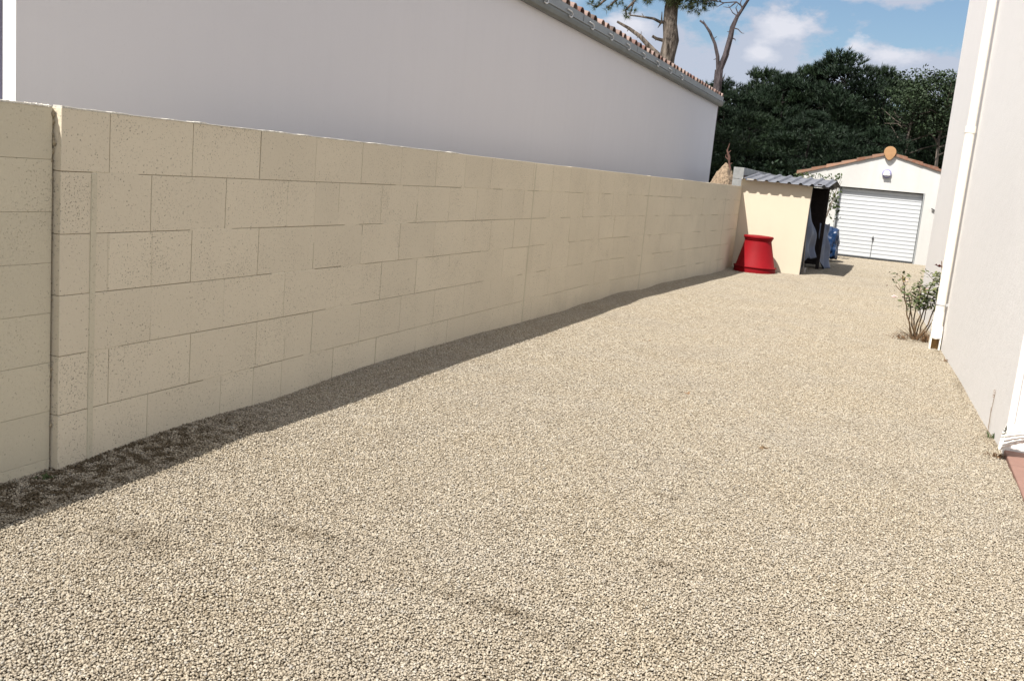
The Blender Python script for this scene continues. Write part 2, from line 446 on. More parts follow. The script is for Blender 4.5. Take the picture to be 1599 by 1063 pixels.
# one gravel patch of stones, instanced over the bed (a single countless-stones object)
TILE = 0.25
def stone_patch():
    t = (1+5**0.5)/2
    ico = np.array([(-1,t,0),(1,t,0),(-1,-t,0),(1,-t,0),(0,-1,t),(0,1,t),(0,-1,-t),(0,1,-t),(t,0,-1),(t,0,1),(-t,0,-1),(-t,0,1)], float)
    ico /= np.linalg.norm(ico[0])
    fa = np.array([(0,11,5),(0,5,1),(0,1,7),(0,7,10),(0,10,11),(1,5,9),(5,11,4),(11,10,2),(10,7,6),(7,1,8),(3,9,4),(3,4,2),(3,2,6),(3,6,8),(3,8,9),(4,9,5),(2,4,11),(6,2,10),(8,6,7),(9,8,1)])
    sp = 0.0074; n = int(TILE/sp)
    gx, gy = np.meshgrid(np.arange(n), np.arange(n))
    P = np.stack([gx.ravel(), gy.ravel()], 1)*TILE/n*1.012 - TILE*1.012/2
    P = np.concatenate([P, P + sp*0.5]); N = len(P)
    P += rng.uniform(-0.5, 0.5, P.shape)*sp*1.1
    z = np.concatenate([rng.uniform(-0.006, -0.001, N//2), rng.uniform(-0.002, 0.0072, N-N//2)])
    size = rng.uniform(0.0029, 0.0056, N)*np.where(rng.random(N) < 0.06, 1.35, 1)
    V = np.repeat(ico[None], N, 0)*rng.uniform(0.78, 1.18, (N, 12, 1))
    V *= np.stack([rng.uniform(0.95, 1.45, N), rng.uniform(0.75, 1.0, N), rng.uniform(0.5, 0.85, N)], 1)[:, None]*size[:, None, None]
    a = rng.uniform(0, 2*np.pi, N); b = rng.normal(0, 0.45, N); c = rng.normal(0, 0.45, N)
    ca, sa, cb, sb, cc_, sc = np.cos(a), np.sin(a), np.cos(b), np.sin(b), np.cos(c), np.sin(c)
    x, y, zz = V[..., 0], V[..., 1], V[..., 2]
    y, zz = cb[:, None]*y - sb[:, None]*zz, sb[:, None]*y + cb[:, None]*zz
    x, zz = cc_[:, None]*x + sc[:, None]*zz, -sc[:, None]*x + cc_[:, None]*zz
    x, y = ca[:, None]*x - sa[:, None]*y, sa[:, None]*x + ca[:, None]*y
    V = np.stack([x + P[:, 0:1], y + P[:, 1:2], zz + z[:, None]], 2).reshape(-1, 3)
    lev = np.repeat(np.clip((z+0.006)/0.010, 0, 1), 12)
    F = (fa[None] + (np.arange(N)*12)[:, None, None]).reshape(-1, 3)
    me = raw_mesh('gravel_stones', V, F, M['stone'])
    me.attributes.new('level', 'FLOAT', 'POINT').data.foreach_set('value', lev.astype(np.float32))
    return me
patches = [bpy.data.objects.new('gravel_patch', stone_patch()) for k in range(5)]
pts = []; nrm = []
yy = 1.2
while yy < 28.2:
    xx = -3.55
    while xx < (2.4 if yy > 14.5 else 1.05 if yy > 6.7 else 1.7):
        e = 0.12
        g0 = (gz(xx+e, yy)-gz(xx-e, yy))/(2*e); g1 = (gz(xx, yy+e)-gz(xx, yy-e))/(2*e)
        pts.append((xx, yy, gz(xx, yy))); nrm.append(Vector((-g0, -g1, 1)).normalized()); xx += TILE
    yy += TILE
gme = bpy.data.meshes.new('gravel'); gme.from_pydata(pts, [], [])
ak = gme.attributes.new('pick', 'INT', 'POINT')
ak.data.foreach_set('value', np.random.default_rng(3).integers(0, 5, len(pts)).astype(np.int32))
at = gme.attributes.new('rot', 'FLOAT_VECTOR', 'POINT')
for i, nv in enumerate(nrm):
    q = Vector((0, 0, 1)).rotation_difference(nv) @ Matrix.Rotation(random.choice([0, 1, 2, 3])*math.pi/2, 3, 'Z').to_quaternion()
    at.data[i].vector = q.to_euler()
go = link('gravel', gme); tag(go, 'loose beige limestone gravel covering the driveway', 'gravel', None, 'stuff')
ng = bpy.data.node_groups.new('scatter_gravel', 'GeometryNodeTree')
ng.interface.new_socket('Geometry', in_out='INPUT', socket_type='NodeSocketGeometry')
ng.interface.new_socket('Geometry', in_out='OUTPUT', socket_type='NodeSocketGeometry')
gi = ng.nodes.new('NodeGroupInput'); g_o = ng.nodes.new('NodeGroupOutput')
jn = ng.nodes.new('GeometryNodeJoinGeometry')
na = ng.nodes.new('GeometryNodeInputNamedAttribute'); na.data_type = 'FLOAT_VECTOR'; na.inputs['Name'].default_value = 'rot'
nk = ng.nodes.new('GeometryNodeInputNamedAttribute'); nk.data_type = 'INT'; nk.inputs['Name'].default_value = 'pick'
for k, po in enumerate(patches):
    iop = ng.nodes.new('GeometryNodeInstanceOnPoints'); oi = ng.nodes.new('GeometryNodeObjectInfo')
    oi.inputs['Object'].default_value = po
    cp = ng.nodes.new('FunctionNodeCompare'); cp.data_type = 'INT'; cp.operation = 'EQUAL'
    ins = [q for q in cp.inputs if q.type == 'INT']; ins[1].default_value = k
    ng.links.new(nk.outputs['Attribute'], ins[0]); ng.links.new(cp.outputs[0], iop.inputs['Selection'])
    ng.links.new(gi.outputs[0], iop.inputs['Points']); ng.links.new(oi.outputs['Geometry'], iop.inputs['Instance'])
    ng.links.new(na.outputs['Attribute'], iop.inputs['Rotation']); ng.links.new(iop.outputs[0], jn.inputs[0])
ng.links.new(jn.outputs[0], g_o.inputs[0])
md = go.modifiers.new('scatter', 'NODES'); md.node_group = ng

# ------------------------------------------------------------------ boundary wall
XW = -3.372
BEND = 11.5
def wfn(p):
    """bend the far end of the wall a little towards the driveway"""
    x, y, z = p
    if y > BEND:
        s = min(y, 18.2)-BEND; a = 0.0555
        return (x + s*a, y, z)
    return p
TOP = 1.585; CH = 0.271
seeds = [[3.493, 4.051, 4.611, 5.166, 5.717, 6.265, 6.827, 7.36, 7.90, 8.937, 9.505],
         [3.766, 4.327, 4.887, 5.183, 5.456, 6.012, 6.551, 7.103, 7.644, 8.20, 8.741, 8.947],
         [3.497, 3.778, 4.067, 4.631, 5.198, 5.773, 6.312, 6.882, 7.452, 8.003, 8.56, 9.10],
         [3.781, 4.339, 4.905, 5.484, 6.076, 6.616, 7.192, 7.76, 8.35, 8.946, 9.128],
         [3.512, 4.083, 4.650, 4.940, 5.230, 5.820, 6.40, 6.97, 7.537, 8.11, 8.67, 9.123],
         [3.777, 4.346, 4.640, 4.920, 5.50, 6.07, 6.691, 7.25, 7.592, 8.18, 8.75, 9.232]]
END = 19.44; START = 3.215
wall = thing('boundary_wall', 'long low wall of beige painted blocks along the left of the driveway', 'wall', (XW, START, 0))
wl = (XW, START, 0)
m = MB(); seam = []
for ci, js in enumerate(seeds):
    zt = TOP - ci*CH; zb = zt-CH if ci < 5 else -0.15
    ys = [START] + list(js); y = ys[-1]
    off = 0.56
    for ctrl in (13.2, 17.9, END):
        while y + off*1.25 < ctrl:
            y += off + random.uniform(-0.012, 0.012); ys.append(y)
        if ctrl - ys[-1] > 0.12: ys.append(ctrl)
        else: ys[-1] = ctrl
        y = ctrl + (0.28 if ci % 2 else 0.0)
        if ci % 2 and ctrl < END: ys.append(y)
    seam.append(ys[1:-1])
    for a, b in zip(ys[:-1], ys[1:]):
        if b-a < 0.02: continue
        g1 = random.choice([0.0010, 0.0016, 0.0024, 0.0032]) if a < 12 else 0.0010
        g2 = random.choice([0.0010, 0.0014, 0.0022])
        ox = random.uniform(-0.0012, 0.0012)
        dy = 0.0
        m.cbox(XW-0.19, XW+ox, a+g1 if a > START else a, b-g1, zb+g2, zt-(g2 if ci else random.uniform(0, .004)), 0.0018, wfn)
# joints partly filled and painted over
for ci in range(6):
    zt = TOP-ci*CH; zb = zt-CH
    for y in seam[ci]:
        p = 0.32 if y < 7 else 0.55
        if random.random() < p:
            k = random.choice([0, 0, 1, 2]); h0 = random.uniform(.15, .75)
            a, b = (zb+.003, zb+CH*h0) if k == 1 else (zt-CH*h0, zt-.003) if k == 2 else (zb+.003, zt-.003)
            m.box(XW-0.03, XW-0.0010, y-0.0035, y+0.0035, a, b, wfn)
    if ci < 5:
        y = START+random.uniform(0, .3)
        while y < END-0.6:
            L2 = random.uniform(0.1, 0.5)*(1 if y < 7 else 1.7)
            if random.random() < (0.6 if y < 7 else 0.8): m.box(XW-0.03, XW-0.0010, y, min(y+L2, END-.02), zb-0.0032, zb+0.0032, wfn)
            y += L2+random.uniform(0.12, 0.7)
m.build('blocks', M['block'], wall, None); bpy.data.objects['blocks'].location = (-wl[0], -wl[1], 0)
m = MB()
m.box(XW-0.18, XW-0.0065, START+0.006, BEND, -0.15, TOP-0.012, None)
m.box(XW-0.18, XW-0.0065, BEND+0.0001, END-0.006, -0.15, TOP-0.012, wfn)
o = m.build('mortar_core', M['mortar'], wall); o.location = (-wl[0], -wl[1], 0)
m = MB()
m.cbox(XW-0.01, XW+0.0045, 3.385, 3.418, -0.12, TOP-CH-0.004, 0.002)
m.cbox(XW-0.05, XW+0.003, 8.985, 9.010, -0.1, TOP-0.01, 0.002)
for yp in (13.18, 17.86):
    m.cbox(XW-0.05, XW+0.0022, yp+0.006, yp+0.05, -0.1, TOP-CH*(0 if yp < 14 else 0.9), 0.002, wfn)
o = m.build('pointing_strip', M['block_old'], wall); o.location = (-wl[0], -wl[1], 0)

# near, slightly set back older section
XO = -3.408
old = thing('boundary_wall', 'short older block section of the wall nearest the viewer, set slightly back with a dark crack at its end', 'wall', (XO, START, 0))
m = MB(); bk = 0.222
for k in range(8):
    zt = 1.582-k*bk
    if zt < 0: break
    zb = max(zt-bk, -0.15); y = START-0.012
    first = 0.25 if k % 2 else 0.5
    while y > -2:
        L2 = 6.0
        e = random.uniform(-0.0008, 0.0008)
        m.cbox(XO-0.18, XO+e, y-L2+0.0003, y-0.0003, zb+random.uniform(.0003, .001), zt-random.uniform(.0003, .001), 0.0012)
        y -= L2
o = m.build('blocks', M['block_old'], old); o.location = (-XO, -START, 0)
m = MB()
def ragged(mm, xa, ya, yb, z0r, step=0.018, fn=None):  # ragged ridge added to catch sun as a bright line along the top
    y = ya
    while y < yb:
        w = step*random.uniform(.6, 1.5); h = 0.0015+0.0045*max(0, noise.noise(Vector((y*9, z0r, 0)))+.35)*random.uniform(.5, 1.2)
        mm.cbox(xa-0.05, xa+random.uniform(0.0005, 0.003), y, min(y+w, yb), z0r-0.004, z0r+h, 0.001, fn); y += w
ragged(m, XO, 1.5, START-0.015, 1.582)
o = m.build('sunlit_mortar_ridge', M['rubble'], old); o.location = (-XO, -START, 0)
m = MB(); ragged(m, XW, START+0.001, 7.2, TOP-0.001)
o = m.build('sunlit_mortar_ridge', M['rubble'], wall); o.location = (-wl[0], -wl[1], 0)
m = MB(); m.box(XO-0.17, XO-0.004, -2, START-0.016, -0.15, 1.572)
o = m.build('mortar_core', M['mortar'], old); o.location = (-XO, -START, 0)
# ragged mortar in the open joint and crumbs on the top
m = MB()
for i in range(46):
    z = 1.57 - abs(random.gauss(0, 0.12)) if i < 26 else random.uniform(0.05, 1.5)
    r = random.uniform(0.003, 0.009)
    x = XO + random.uniform(-0.012, 0.004); y = START-0.010+random.uniform(-0.006, 0.006)
    m.tube([(x, y, z-r*1.5), (x, y, z), (x+.002, y, z+r*1.5)], [r*.4, r, r*.3], 6, wob=0.35, smooth=False)
o = m.build('loose_mortar', M['mortar'], old); o.location = (-XO, -START, 0)
m = MB()
for i in range(34):
    y = START-0.02-abs(random.gauss(0, 0.05)); r = random.uniform(0.002, 0.0065)
    x = XO-random.uniform(0.0, 0.05)
    m.tube([(x, y, 1.578), (x, y, 1.580+r), (x, y, 1.580+r*1.7)], [r*1.3, r, r*.4], 6, wob=0.4, smooth=False)
o = m.build('mortar_crumbs', M['rubble'], old); o.location = (-XO, -START, 0)

# ------------------------------------------------------------------ neighbouring building (left)
BX = -4.2; NY = 3.72; FY = 22.31; EZ = 3.33
nb = thing('neighbour_house', 'long smooth grey rendered building with a tiled roof behind the block wall', 'building', (BX, NY, 0))
def nbp(m, name, mat):
    o = m.build(name, mat, nb); o.location = (-BX, -NY, 0); return o
m = MB(); m.box(BX-0.087, BX, NY, NY+0.3, -0.12, EZ+0.05); m.box(BX-0.2, BX, NY+0.3, FY, -0.12, EZ+0.05); m.box(-13, BX-0.2, FY-0.25, FY, -0.12, EZ+0.05)
nbp(m, 'side_wall', M['grey_render'])
m = MB(); m.box(BX-0.088, BX-0.001, NY-0.004, NY, -0.12, EZ+0.05); m.box(-13, BX-1.6, NY-0.004, NY+0.2, -0.12, EZ+0.05)
m.box(BX-1.6, BX-0.088, NY-0.004, NY+0.2, 2.75, EZ+0.05); m.box(BX-1.6, BX-0.2, NY+0.2, NY+1.7, 2.76, 2.9)  # unseen porch ceiling added so the recess falls in shade
nbp(m, 'front_wall', M['white_render'])
m = MB()
for k in range(17): m.cbox(BX-1.6, BX-0.205, NY+1.62, NY+1.64, 0.02+k*0.17, 0.02+k*0.17+0.165, 0.006)
nbp(m, 'roller_shutter', M['shutter'])
m = MB(); m.box(BX-1.8, BX-1.6, NY+0.2, NY+1.7, -0.1, 2.9)
nbp(m, 'porch_wall', M['shutter'])  # blue-grey puts the porch's shade into this wall's colour
# gutter line: sloping soffit, gutter trough, fascia
def extr(prof, ya, yb, closed=True):
    mm = MB(); n = len(prof)
    vs = [(x, ya, z) for x, z in prof] + [(x, yb, z) for x, z in prof]
    fs = [(i, (i+1) % n, n+(i+1) % n, n+i) for i in range(n)]
    fs += [tuple(range(n-1, -1, -1)), tuple(range(n, 2*n))]
    mm.add(vs, fs); return mm
YA, YB = NY-0.15, FY+0.06
GX = BX+0.10
nbp(extr([(BX-0.02, EZ), (BX+0.012, EZ-0.03), (GX-0.035, EZ-0.035), (GX-0.008, EZ-0.012), (GX, EZ+0.03), (GX-0.002, EZ+0.058), (BX-0.02, EZ+0.055)], YA, YB), 'gutter', M['gutter'])
nbp(extr([(GX-0.018, EZ+0.060), (GX+0.006, EZ+0.060), (GX+0.010, EZ+0.068), (GX+0.006, EZ+0.076), (GX-0.018, EZ+0.076)], YA, YB), 'gutter_lip', M['gutter_light'])
m = extr([(GX-0.03, EZ+0.078), (GX-0.008, EZ+0.078), (GX-0.008, EZ+0.170), (GX-0.03, EZ+0.170)], YA, YB)
y = YA+0.6
while y < YB:
    m.box(GX-0.02, GX-0.003, y, y+0.02, EZ+0.080, EZ+0.168); y += 1.33
nbp(m, 'fascia', M['gutter_light'])
y = 10.71-0.86
for k in range(10):
    m = MB(); pp = []
    for q in range(13):
        a = math.radians(100 - q*19)
        pp.append((GX+0.010, y + 0.075*math.cos(a), EZ+0.075 + 0.034*math.sin(a)))
    pp = [(GX+0.010, y-0.13, EZ+0.112)] + pp
    m.tube(pp, 0.0085, 6)
    nbp(m, 'gutter_hook', M['hook']); y += 0.87+0.008*k
# roof tiles
m = MB()
sl = 0.27
m.add([(GX-0.01, YA, EZ+0.172), (GX-0.01, YB, EZ+0.172), (-13, YB, EZ+0.172+8.9*sl), (-13, YA, EZ+0.172+8.9*sl)], [(0, 1, 2, 3)])
nbp(m, 'roof_deck', M['roof_tile'])
m = MB(); y = YA+0.1; pitch = 0.29
while y < YB-0.05:
    for row in range(5):
        xo = GX-0.005-row*0.36+random.uniform(-0.012, 0.012); zo = EZ+0.166+(GX-xo)*sl + 0.004
        L2 = 0.40; n = 7; vs = []
        for e in (0, 1):
            xx = xo-e*L2; zz = zo+e*L2*sl-0.012*e
            r = 0.085-0.012*e
            for q in range(n+1):
                a = math.pi*q/n; vs.append((xx, y+r*math.cos(a), zz+r*0.8*math.sin(a)))
            for q in range(n+1):
                a = math.pi*q/n; vs.append((xx, y+(r-0.013)*math.cos(a), zz+(r-0.013)*0.8*math.sin(a)))
        N2 = n+1; fs = []
        for q in range(n):
            fs.append((q, q+1, 2*N2+q+1, 2*N2+q)); fs.append((N2+q, 3*N2+q, 3*N2+q+1, N2+q+1)); fs.append((q, N2+q, N2+q+1, q+1))
        m.add(vs, fs)
    y += pitch
nbp(m, 'roof_tiles', M['roof_tile'])

# ------------------------------------------------------------------ house on the right
HN = Vector((0.810, 6.86, 0)); HF = Vector((0.385, 15.2, 0))
hd = (HF-HN).normalized(); ha = math.atan2(hd.y, hd.x)
Lh = (HF-HN).length
hs = thing('house', 'off white rendered house wall rising at the right edge of the driveway', 'house', HN, ha)
# local frame: +x along the wall away from the viewer, -y to the right (into the house)
m = MB(); m.box(0, Lh, -7.5, 0, -0.15, 5.6)
m.build('walls', M['house_render'], hs)
m = MB(); m.cbox(-0.016, 0.028, -0.035, 0.006, -0.1, 5.6, 0.004); m.box(-0.005, -0.001, -7.4, -0.042, -0.1, 5.6)
m.build('corner_trim', M['white_render'], hs)
m = MB()
m.add([(-0.4, 0.35, 5.6), (Lh+.4, 0.35, 5.6), (Lh+.4, -3.75, 6.7), (-0.4, -3.75, 6.7), (-0.4, -7.85, 5.6), (Lh+.4, -7.85, 5.6),
       (-0.4, 0.35, 5.72), (Lh+.4, 0.35, 5.72), (Lh+.4, -3.75, 6.82), (-0.4, -3.75, 6.82), (-0.4, -7.85, 5.72), (Lh+.4, -7.85, 5.72)],
      [(0, 3, 2, 1), (3, 4, 5, 2), (6, 7, 8, 9), (9, 8, 11, 10), (0, 1, 7, 6), (4, 10, 11, 5), (0, 6, 9, 3), (3, 9, 10, 4), (1, 2, 8, 7), (2, 5, 11, 8)])
m.build('roof', M['roof_tile'], hs)
# downpipe near the far end of the wall
def hp(s, o, z): p = HN + hd*s; nrm_ = Vector((-hd.y, hd.x, 0)); return p + nrm_*o + Vector((0, 0, z))
PS = 4.60
base = hp(PS, 0.072, 0)
dp = thing('downpipe', 'cream round downpipe on the house wall, just in front of the rose bush', 'downpipe', base, ha)
m = MB(); m.tube([(0, 0, 0.42), (0, 0, 2.36)], 0.048, 20); m.tube([(0, 0, 2.28), (0, 0, 5.55)], 0.044, 20)
m.build('pipe', M['pvc'], dp)
m = MB(); m.lathe([(0.050, 2.31), (0.054, 2.312), (0.054, 2.375), (0.050, 2.378)], n=24); m.build('coupling', M['pvc'], dp)
m = MB(); m.lathe([(0.049, 0.485), (0.053, 0.487), (0.053, 0.50), (0.049, 0.502)], n=24)
m.box(-0.012, 0.012, -0.075, -0.049, 0.478, 0.506)
m.build('bracket', M['hook'], dp)
m = MB()  # shoe: square boot with an opening towards the viewer
m.lathe([(0.049, 0.42), (0.052, 0.40), (0.053, 0.14), (0.055, 0.12)], n=24)
m.box(0.030, 0.055, -0.055, 0.055, -0.05, 0.30); m.box(-0.055, 0.0299, 0.037, 0.055, -0.05, 0.22)
m.box(-0.0552, 0.0297, -0.057, -0.042, -0.05, 0.20)
m.add([(-0.058, -0.055, 0.13), (-0.058, 0.055, 0.13), (-0.050, 0.055, 0.26), (-0.050, -0.055, 0.26), (0.03, -0.055, 0.26), (0.03, 0.055, 0.26), (0.03, -0.055, .13), (0.03, .055, .13)],
      [(0, 3, 2, 1), (3, 4, 5, 2), (0, 6, 4, 3), (1, 2, 5, 7)])
m.build('shoe', M['pvc'], dp)
m = MB(); m.box(0.022, 0.029, -0.041, 0.036, -0.04, 0.128); m.build('shoe_inside', M['rust'], dp)

# white ribbed outlet by the near corner
rib = thing('drain_outlet', 'white ribbed flared drain outlet at the near corner of the house, above the terracotta slab', 'drain outlet', (0.895, 6.70, 0.065))
m = MB(); NA, NP = 96, 26; vs = []
for i in range(NP+1):
    t = i/NP; fl = 0.050+0.030*t**1.5
    cx_ = 0.085-0.205*t; cz_ = 0.115-0.045*t*t; ax_ = 1.25-1.0*t      # bend from vertical to nearly level
    step_ = 0.006*((i % 5)/5.0)
    for k in range(NA):
        a = 2*math.pi*k/NA; r = fl*(1+0.075*math.cos(a*20)*min(1, t*2.0))+step_
        # ring plane turns with the bend
        u = math.cos(a)*r; w = math.sin(a)*r
        vs.append((cx_+w*math.sin(ax_)*0.55, -0.01+u, cz_+w*math.cos(ax_*0.5)))
fs = [(i*NA+k, i*NA+(k+1) % NA, (i+1)*NA+(k+1) % NA, (i+1)*NA+k) for i in range(NP) for k in range(NA)]
m.add(vs, fs, True)
m.build('ribbed_spout', M['pvc_white'], rib)
m = MB(); m.tube([(0.085, -0.01, 0.10), (0.085, -0.01, 0.5), (0.085, -0.01, 5.3)], [0.05, 0.05, 0.05], 20); m.build('pipe', M['pvc_white'], rib)

# terrace slab
m = MB()
x = 0.815
for i in range(8):
    for j in range(8):
        xa = x+i*0.405+ (j*0.0); ya = 6.855-0.40*(j+1)
        m.cbox(xa, xa+0.40, ya, ya+0.395, -0.03, 0.024, 0.004)
o = m.build('terrace', M['terrace']); tag(o, 'pinkish terracotta paving at the near corner of the house', None, None, 'structure')

# ------------------------------------------------------------------ lean-to log shed
SY = 19.5
sh = thing('shed', 'small open sided shed with cream front wall and grey corrugated roof', 'shed', (-2.3, SY, 0))
def shp(m, name, mat, **k):
    o = m.build(name, mat, sh); o.location = (2.3, -SY, 0); return o
m = MB()
m.add([(-3.035, SY, -0.1), (-1.715, SY, -0.1), (-1.70, SY, 1.70), (-3.035, SY, 1.745),
       (-3.035, SY+0.1, -0.1), (-1.715, SY+0.1, -0.1), (-1.70, SY+0.1, 1.70), (-3.035, SY+0.1, 1.745)],
      [(0, 1, 2, 3), (7, 6, 5, 4), (1, 5, 6, 2), (0, 3, 7, 4), (3, 2, 6, 7), (0, 4, 5, 1)])
shp(m, 'front_wall', M['cream_render'])
m = MB(); m.box(-3.02, -1.66, 23.25, 23.35, -0.1, 1.72); m.box(-3.02, -2.98, SY+0.101, 23.249, -0.1, 1.8)  # dark rear wall added to close the view and keep the interior dark
m.box(-1.80, -1.72, SY+0.101, SY+0.42, -0.1, 1.70)
shp(m, 'plank_walls', M['dark_wood'])
m = MB(); m.cbox(-1.60, -1.53, 21.70, 21.80, -0.1, 1.82, 0.006); shp(m, 'post', M['dark_wood'])
m = MB(); m.cbox(-1.62, -1.55, 19.62, 23.2, 1.70, 1.76, 0.005); shp(m, 'beam', M['dark_wood'])
def sheet(ya, za, yb, zb, name, ex=0.0):
    mm = MB(); X0, X1 = -3.07, -1.385; wl_ = 0.212; nxs = 160; vs = []
    def prof(x):
        u = ((x-X0)/wl_) % 1.0
        return 0.030*(max(0, 1-abs(u-0.5)/0.17) if abs(u-0.5) < 0.17 else 0) if True else 0
    xs = []
    k = 0
    x = X0
    while x < X1+1e-6:
        for du, h in ((0.0, 0), (0.30, 0), (0.42, 0.034), (0.58, 0.034), (0.70, 0)):
            xx = x+du*wl_
            if xx <= X1: xs.append((xx, h))
        x += wl_
    xs.append((X1, 0))
    ny_ = 8
    for (t, th) in [(i/ny_, 0) for i in range(ny_+1)]:
        yy_ = ya+(yb-ya)*t; zz_ = za+(zb-za)*t
        for (xx, h) in xs: vs.append((xx, yy_, zz_+h))
    n_ = len(xs); fs = [(j*n_+i, j*n_+i+1, (j+1)*n_+i+1, (j+1)*n_+i) for j in range(ny_) for i in range(n_-1)]
    mm.add(vs, fs)
    o = shp(mm, name, M['corrugated'])
    sd = o.modifiers.new('thick', 'SOLIDIFY'); sd.thickness = 0.004; return o
sheet(SY-0.16, 1.715, 21.3, 1.875, 'roof_sheet')
sheet(21.29, 1.880, 23.5, 1.735, 'roof_sheet')

# hanging grey-blue sheets
def drape(name, label, top, bot, wid_top, wid_bot, mat, seed, depth=0.05, cat='tarpaulin', wx=0.25):
    mm = MB(); nu, nv = 18, 26; vs = []
    tp = Vector(top); bt = Vector(bot)
    for j in range(nv+1):
        t = j/nv; c = tp.lerp(bt, t); w = wid_top+(wid_bot-wid_top)*t
        w *= 1 - 0.45*max(0, t-0.75)/0.25
        for i in range(nu+1):
            u = i/nu-0.5
            f = depth*0.5*math.sin(u*9+seed+t*1.5)*(0.4+0.9*t) + 0.09*noise.noise(Vector((u*3+seed, t*3, 1)))
            vs.append((c.x+f+wx*u*(w/wid_bot), c.y+u*w, c.z + 0.06*noise.noise(Vector((u*4, seed, t*0.5)))))
    fs = [(j*(nu+1)+i, j*(nu+1)+i+1, (j+1)*(nu+1)+i+1, (j+1)*(nu+1)+i) for j in range(nv) for i in range(nu)]
    mm.add(vs, fs, True); o = mm.build(name, mat)
    sd = o.modifiers.new('thick', 'SOLIDIFY'); sd.thickness = 0.004
    return tag(o, label, cat)
drape('tarpaulin', 'grey blue tarpaulin hanging inside the open side of the shed', (-1.84, 20.45, 1.38), (-1.66, 20.75, 0.25), 0.45, 0.85, M['tarp_grey'], 1.0, wx=0.24)
drape('tarpaulin', 'grey blue sheet hanging low against the dark shed post, reaching nearly to the gravel', (-1.58, 22.1, 0.98), (-1.42, 22.1, 0.02), 0.35, 0.9, M['tarp_grey'], 4.0, wx=0.24)
# stack of boards under the tarp
o = thing('timber_pile', 'short pile of weathered boards and concrete block at the foot of the shed opening', 'timber', (-1.8, 20.6, 0))
m = MB()
for k in range(5): m.cbox(-2.6+0.03*k, -1.76-0.015*k, 20.1, 20.95, 0.10+k*0.06, 0.15+k*0.06, 0.004)
q = m.build('board', M['dark_wood'], o); q.location = (1.8, -20.6, 0)
m = MB(); m.cbox(-1.95, -1.68, 20.1, 20.55, -0.02, 0.095, 0.006)
q = m.build('block', M['grey_wood'], o); q.location = (1.8, -20.6, 0)
m = MB(); m.tube([(-1.70, 20.12, 0.0), (-1.75, 20.16, 0.75)], 0.012, 8)
q = m.build('stake', M['grey_wood'], o); q.location = (1.8, -20.6, 0)

# blue tarp bundle
def blob(name, mat, c, rx, ry, rz, seed, amp, label, cat):
    mm = MB(); nu, nv = 64, 44; vs = []
    for j in range(nv+1):
        ph = math.pi*j/nv
        for i in range(nu):
            th = 2*math.pi*i/nu
            d = Vector((math.cos(th)*math.sin(ph), math.sin(th)*math.sin(ph), math.cos(ph)))
            sq = 1/max(abs(d.x), abs(d.y), abs(d.z))**0.62
            f = 1 + amp*noise.noise(d*1.6+Vector((seed, 0, 0))) 
            rdg = abs(noise.noise(Vector((d.x*2.6, d.y*2.6, d.z*0.9+seed))))
            f += -amp*0.55*(1-min(1, rdg*4.0)) + amp*0.25*noise.noise(d*9)
            f *= sq
            # pinched at the upper part
            f2 = f*(1-0.12*max(0, d.z))
            vs.append((c[0]+rx*d.x*f2, c[1]+ry*d.y*f2, max(-0.02, c[2]+rz*d.z*f)))
    fs = [(j*nu+i, j*nu+(i+1) % nu, (j+1)*nu+(i+1) % nu, (j+1)*nu+i) for j in range(nv) for i in range(nu)]
    mm.add(vs, fs, True)
    return tag(mm.build(name, mat), label, cat)
blob('tarpaulin_bundle', M['tarp_blue'], (-1.63, 24.9, 0.45), 0.27, 0.36, 0.37, 3.3, 0.20, 'bulky load wrapped in shiny blue tarpaulin between the shed and the garage', 'tarpaulin')

# ------------------------------------------------------------------ red compost bin
cb = thing('compost_bin', 'red plastic tapered compost bin standing against the cream shed wall', 'compost bin', (-2.50, 19.02, gz(-2.5, 19.0)))
def oct_lathe(prof, n=48):
    mm = MB(); mm.lathe(prof, n=n); return mm
m = oct_lathe([(0.395, -0.03), (0.392, 0.0), (0.386, 0.105), (0.372, 0.118), (0.362, 0.125), (0.250, 0.585), (0.246, 0.60), (0.250, 0.612)])
m.build('body', M['red'], cb)
m = oct_lathe([(0.0, 0.595), (0.24, 0.595), (0.250, 0.600), (0.262, 0.630), (0.264, 0.640), (0.274, 0.648), (0.278, 0.66), (0.278, 0.676), (0.268, 0.690), (0.10, 0.700), (0.0, 0.700)])
m.build('lid', M['red'], cb)
m = oct_lathe([(0.396, 0.098), (0.404, 0.103), (0.404, 0.113), (0.385, 0.118)])
m.build('base_band', M['red'], cb)

# ------------------------------------------------------------------ block wall behind the shed
m = MB()
for k in range(9):
    zb = -0.1+k*0.228; y = 19.70 + (0 if k % 2 else -0.0)
    ys = [19.72] + [19.72+(0.25 if k % 2 else 0.5)+0.5*j for j in range(16)] + [27.9]
    for a, b in zip(ys[:-1], ys[1:]):
        m.cbox(-3.25, -3.045, a+0.004, b-0.004, zb+0.004, zb+0.224, 0.003)
m.box(-3.235, -3.06, 19.74, 27.89, -0.1, 1.94)
o = m.build('concrete_wall', M['concrete'])
tag(o, 'bare grey concrete block wall showing above and behind the corrugated shed roof', 'wall')

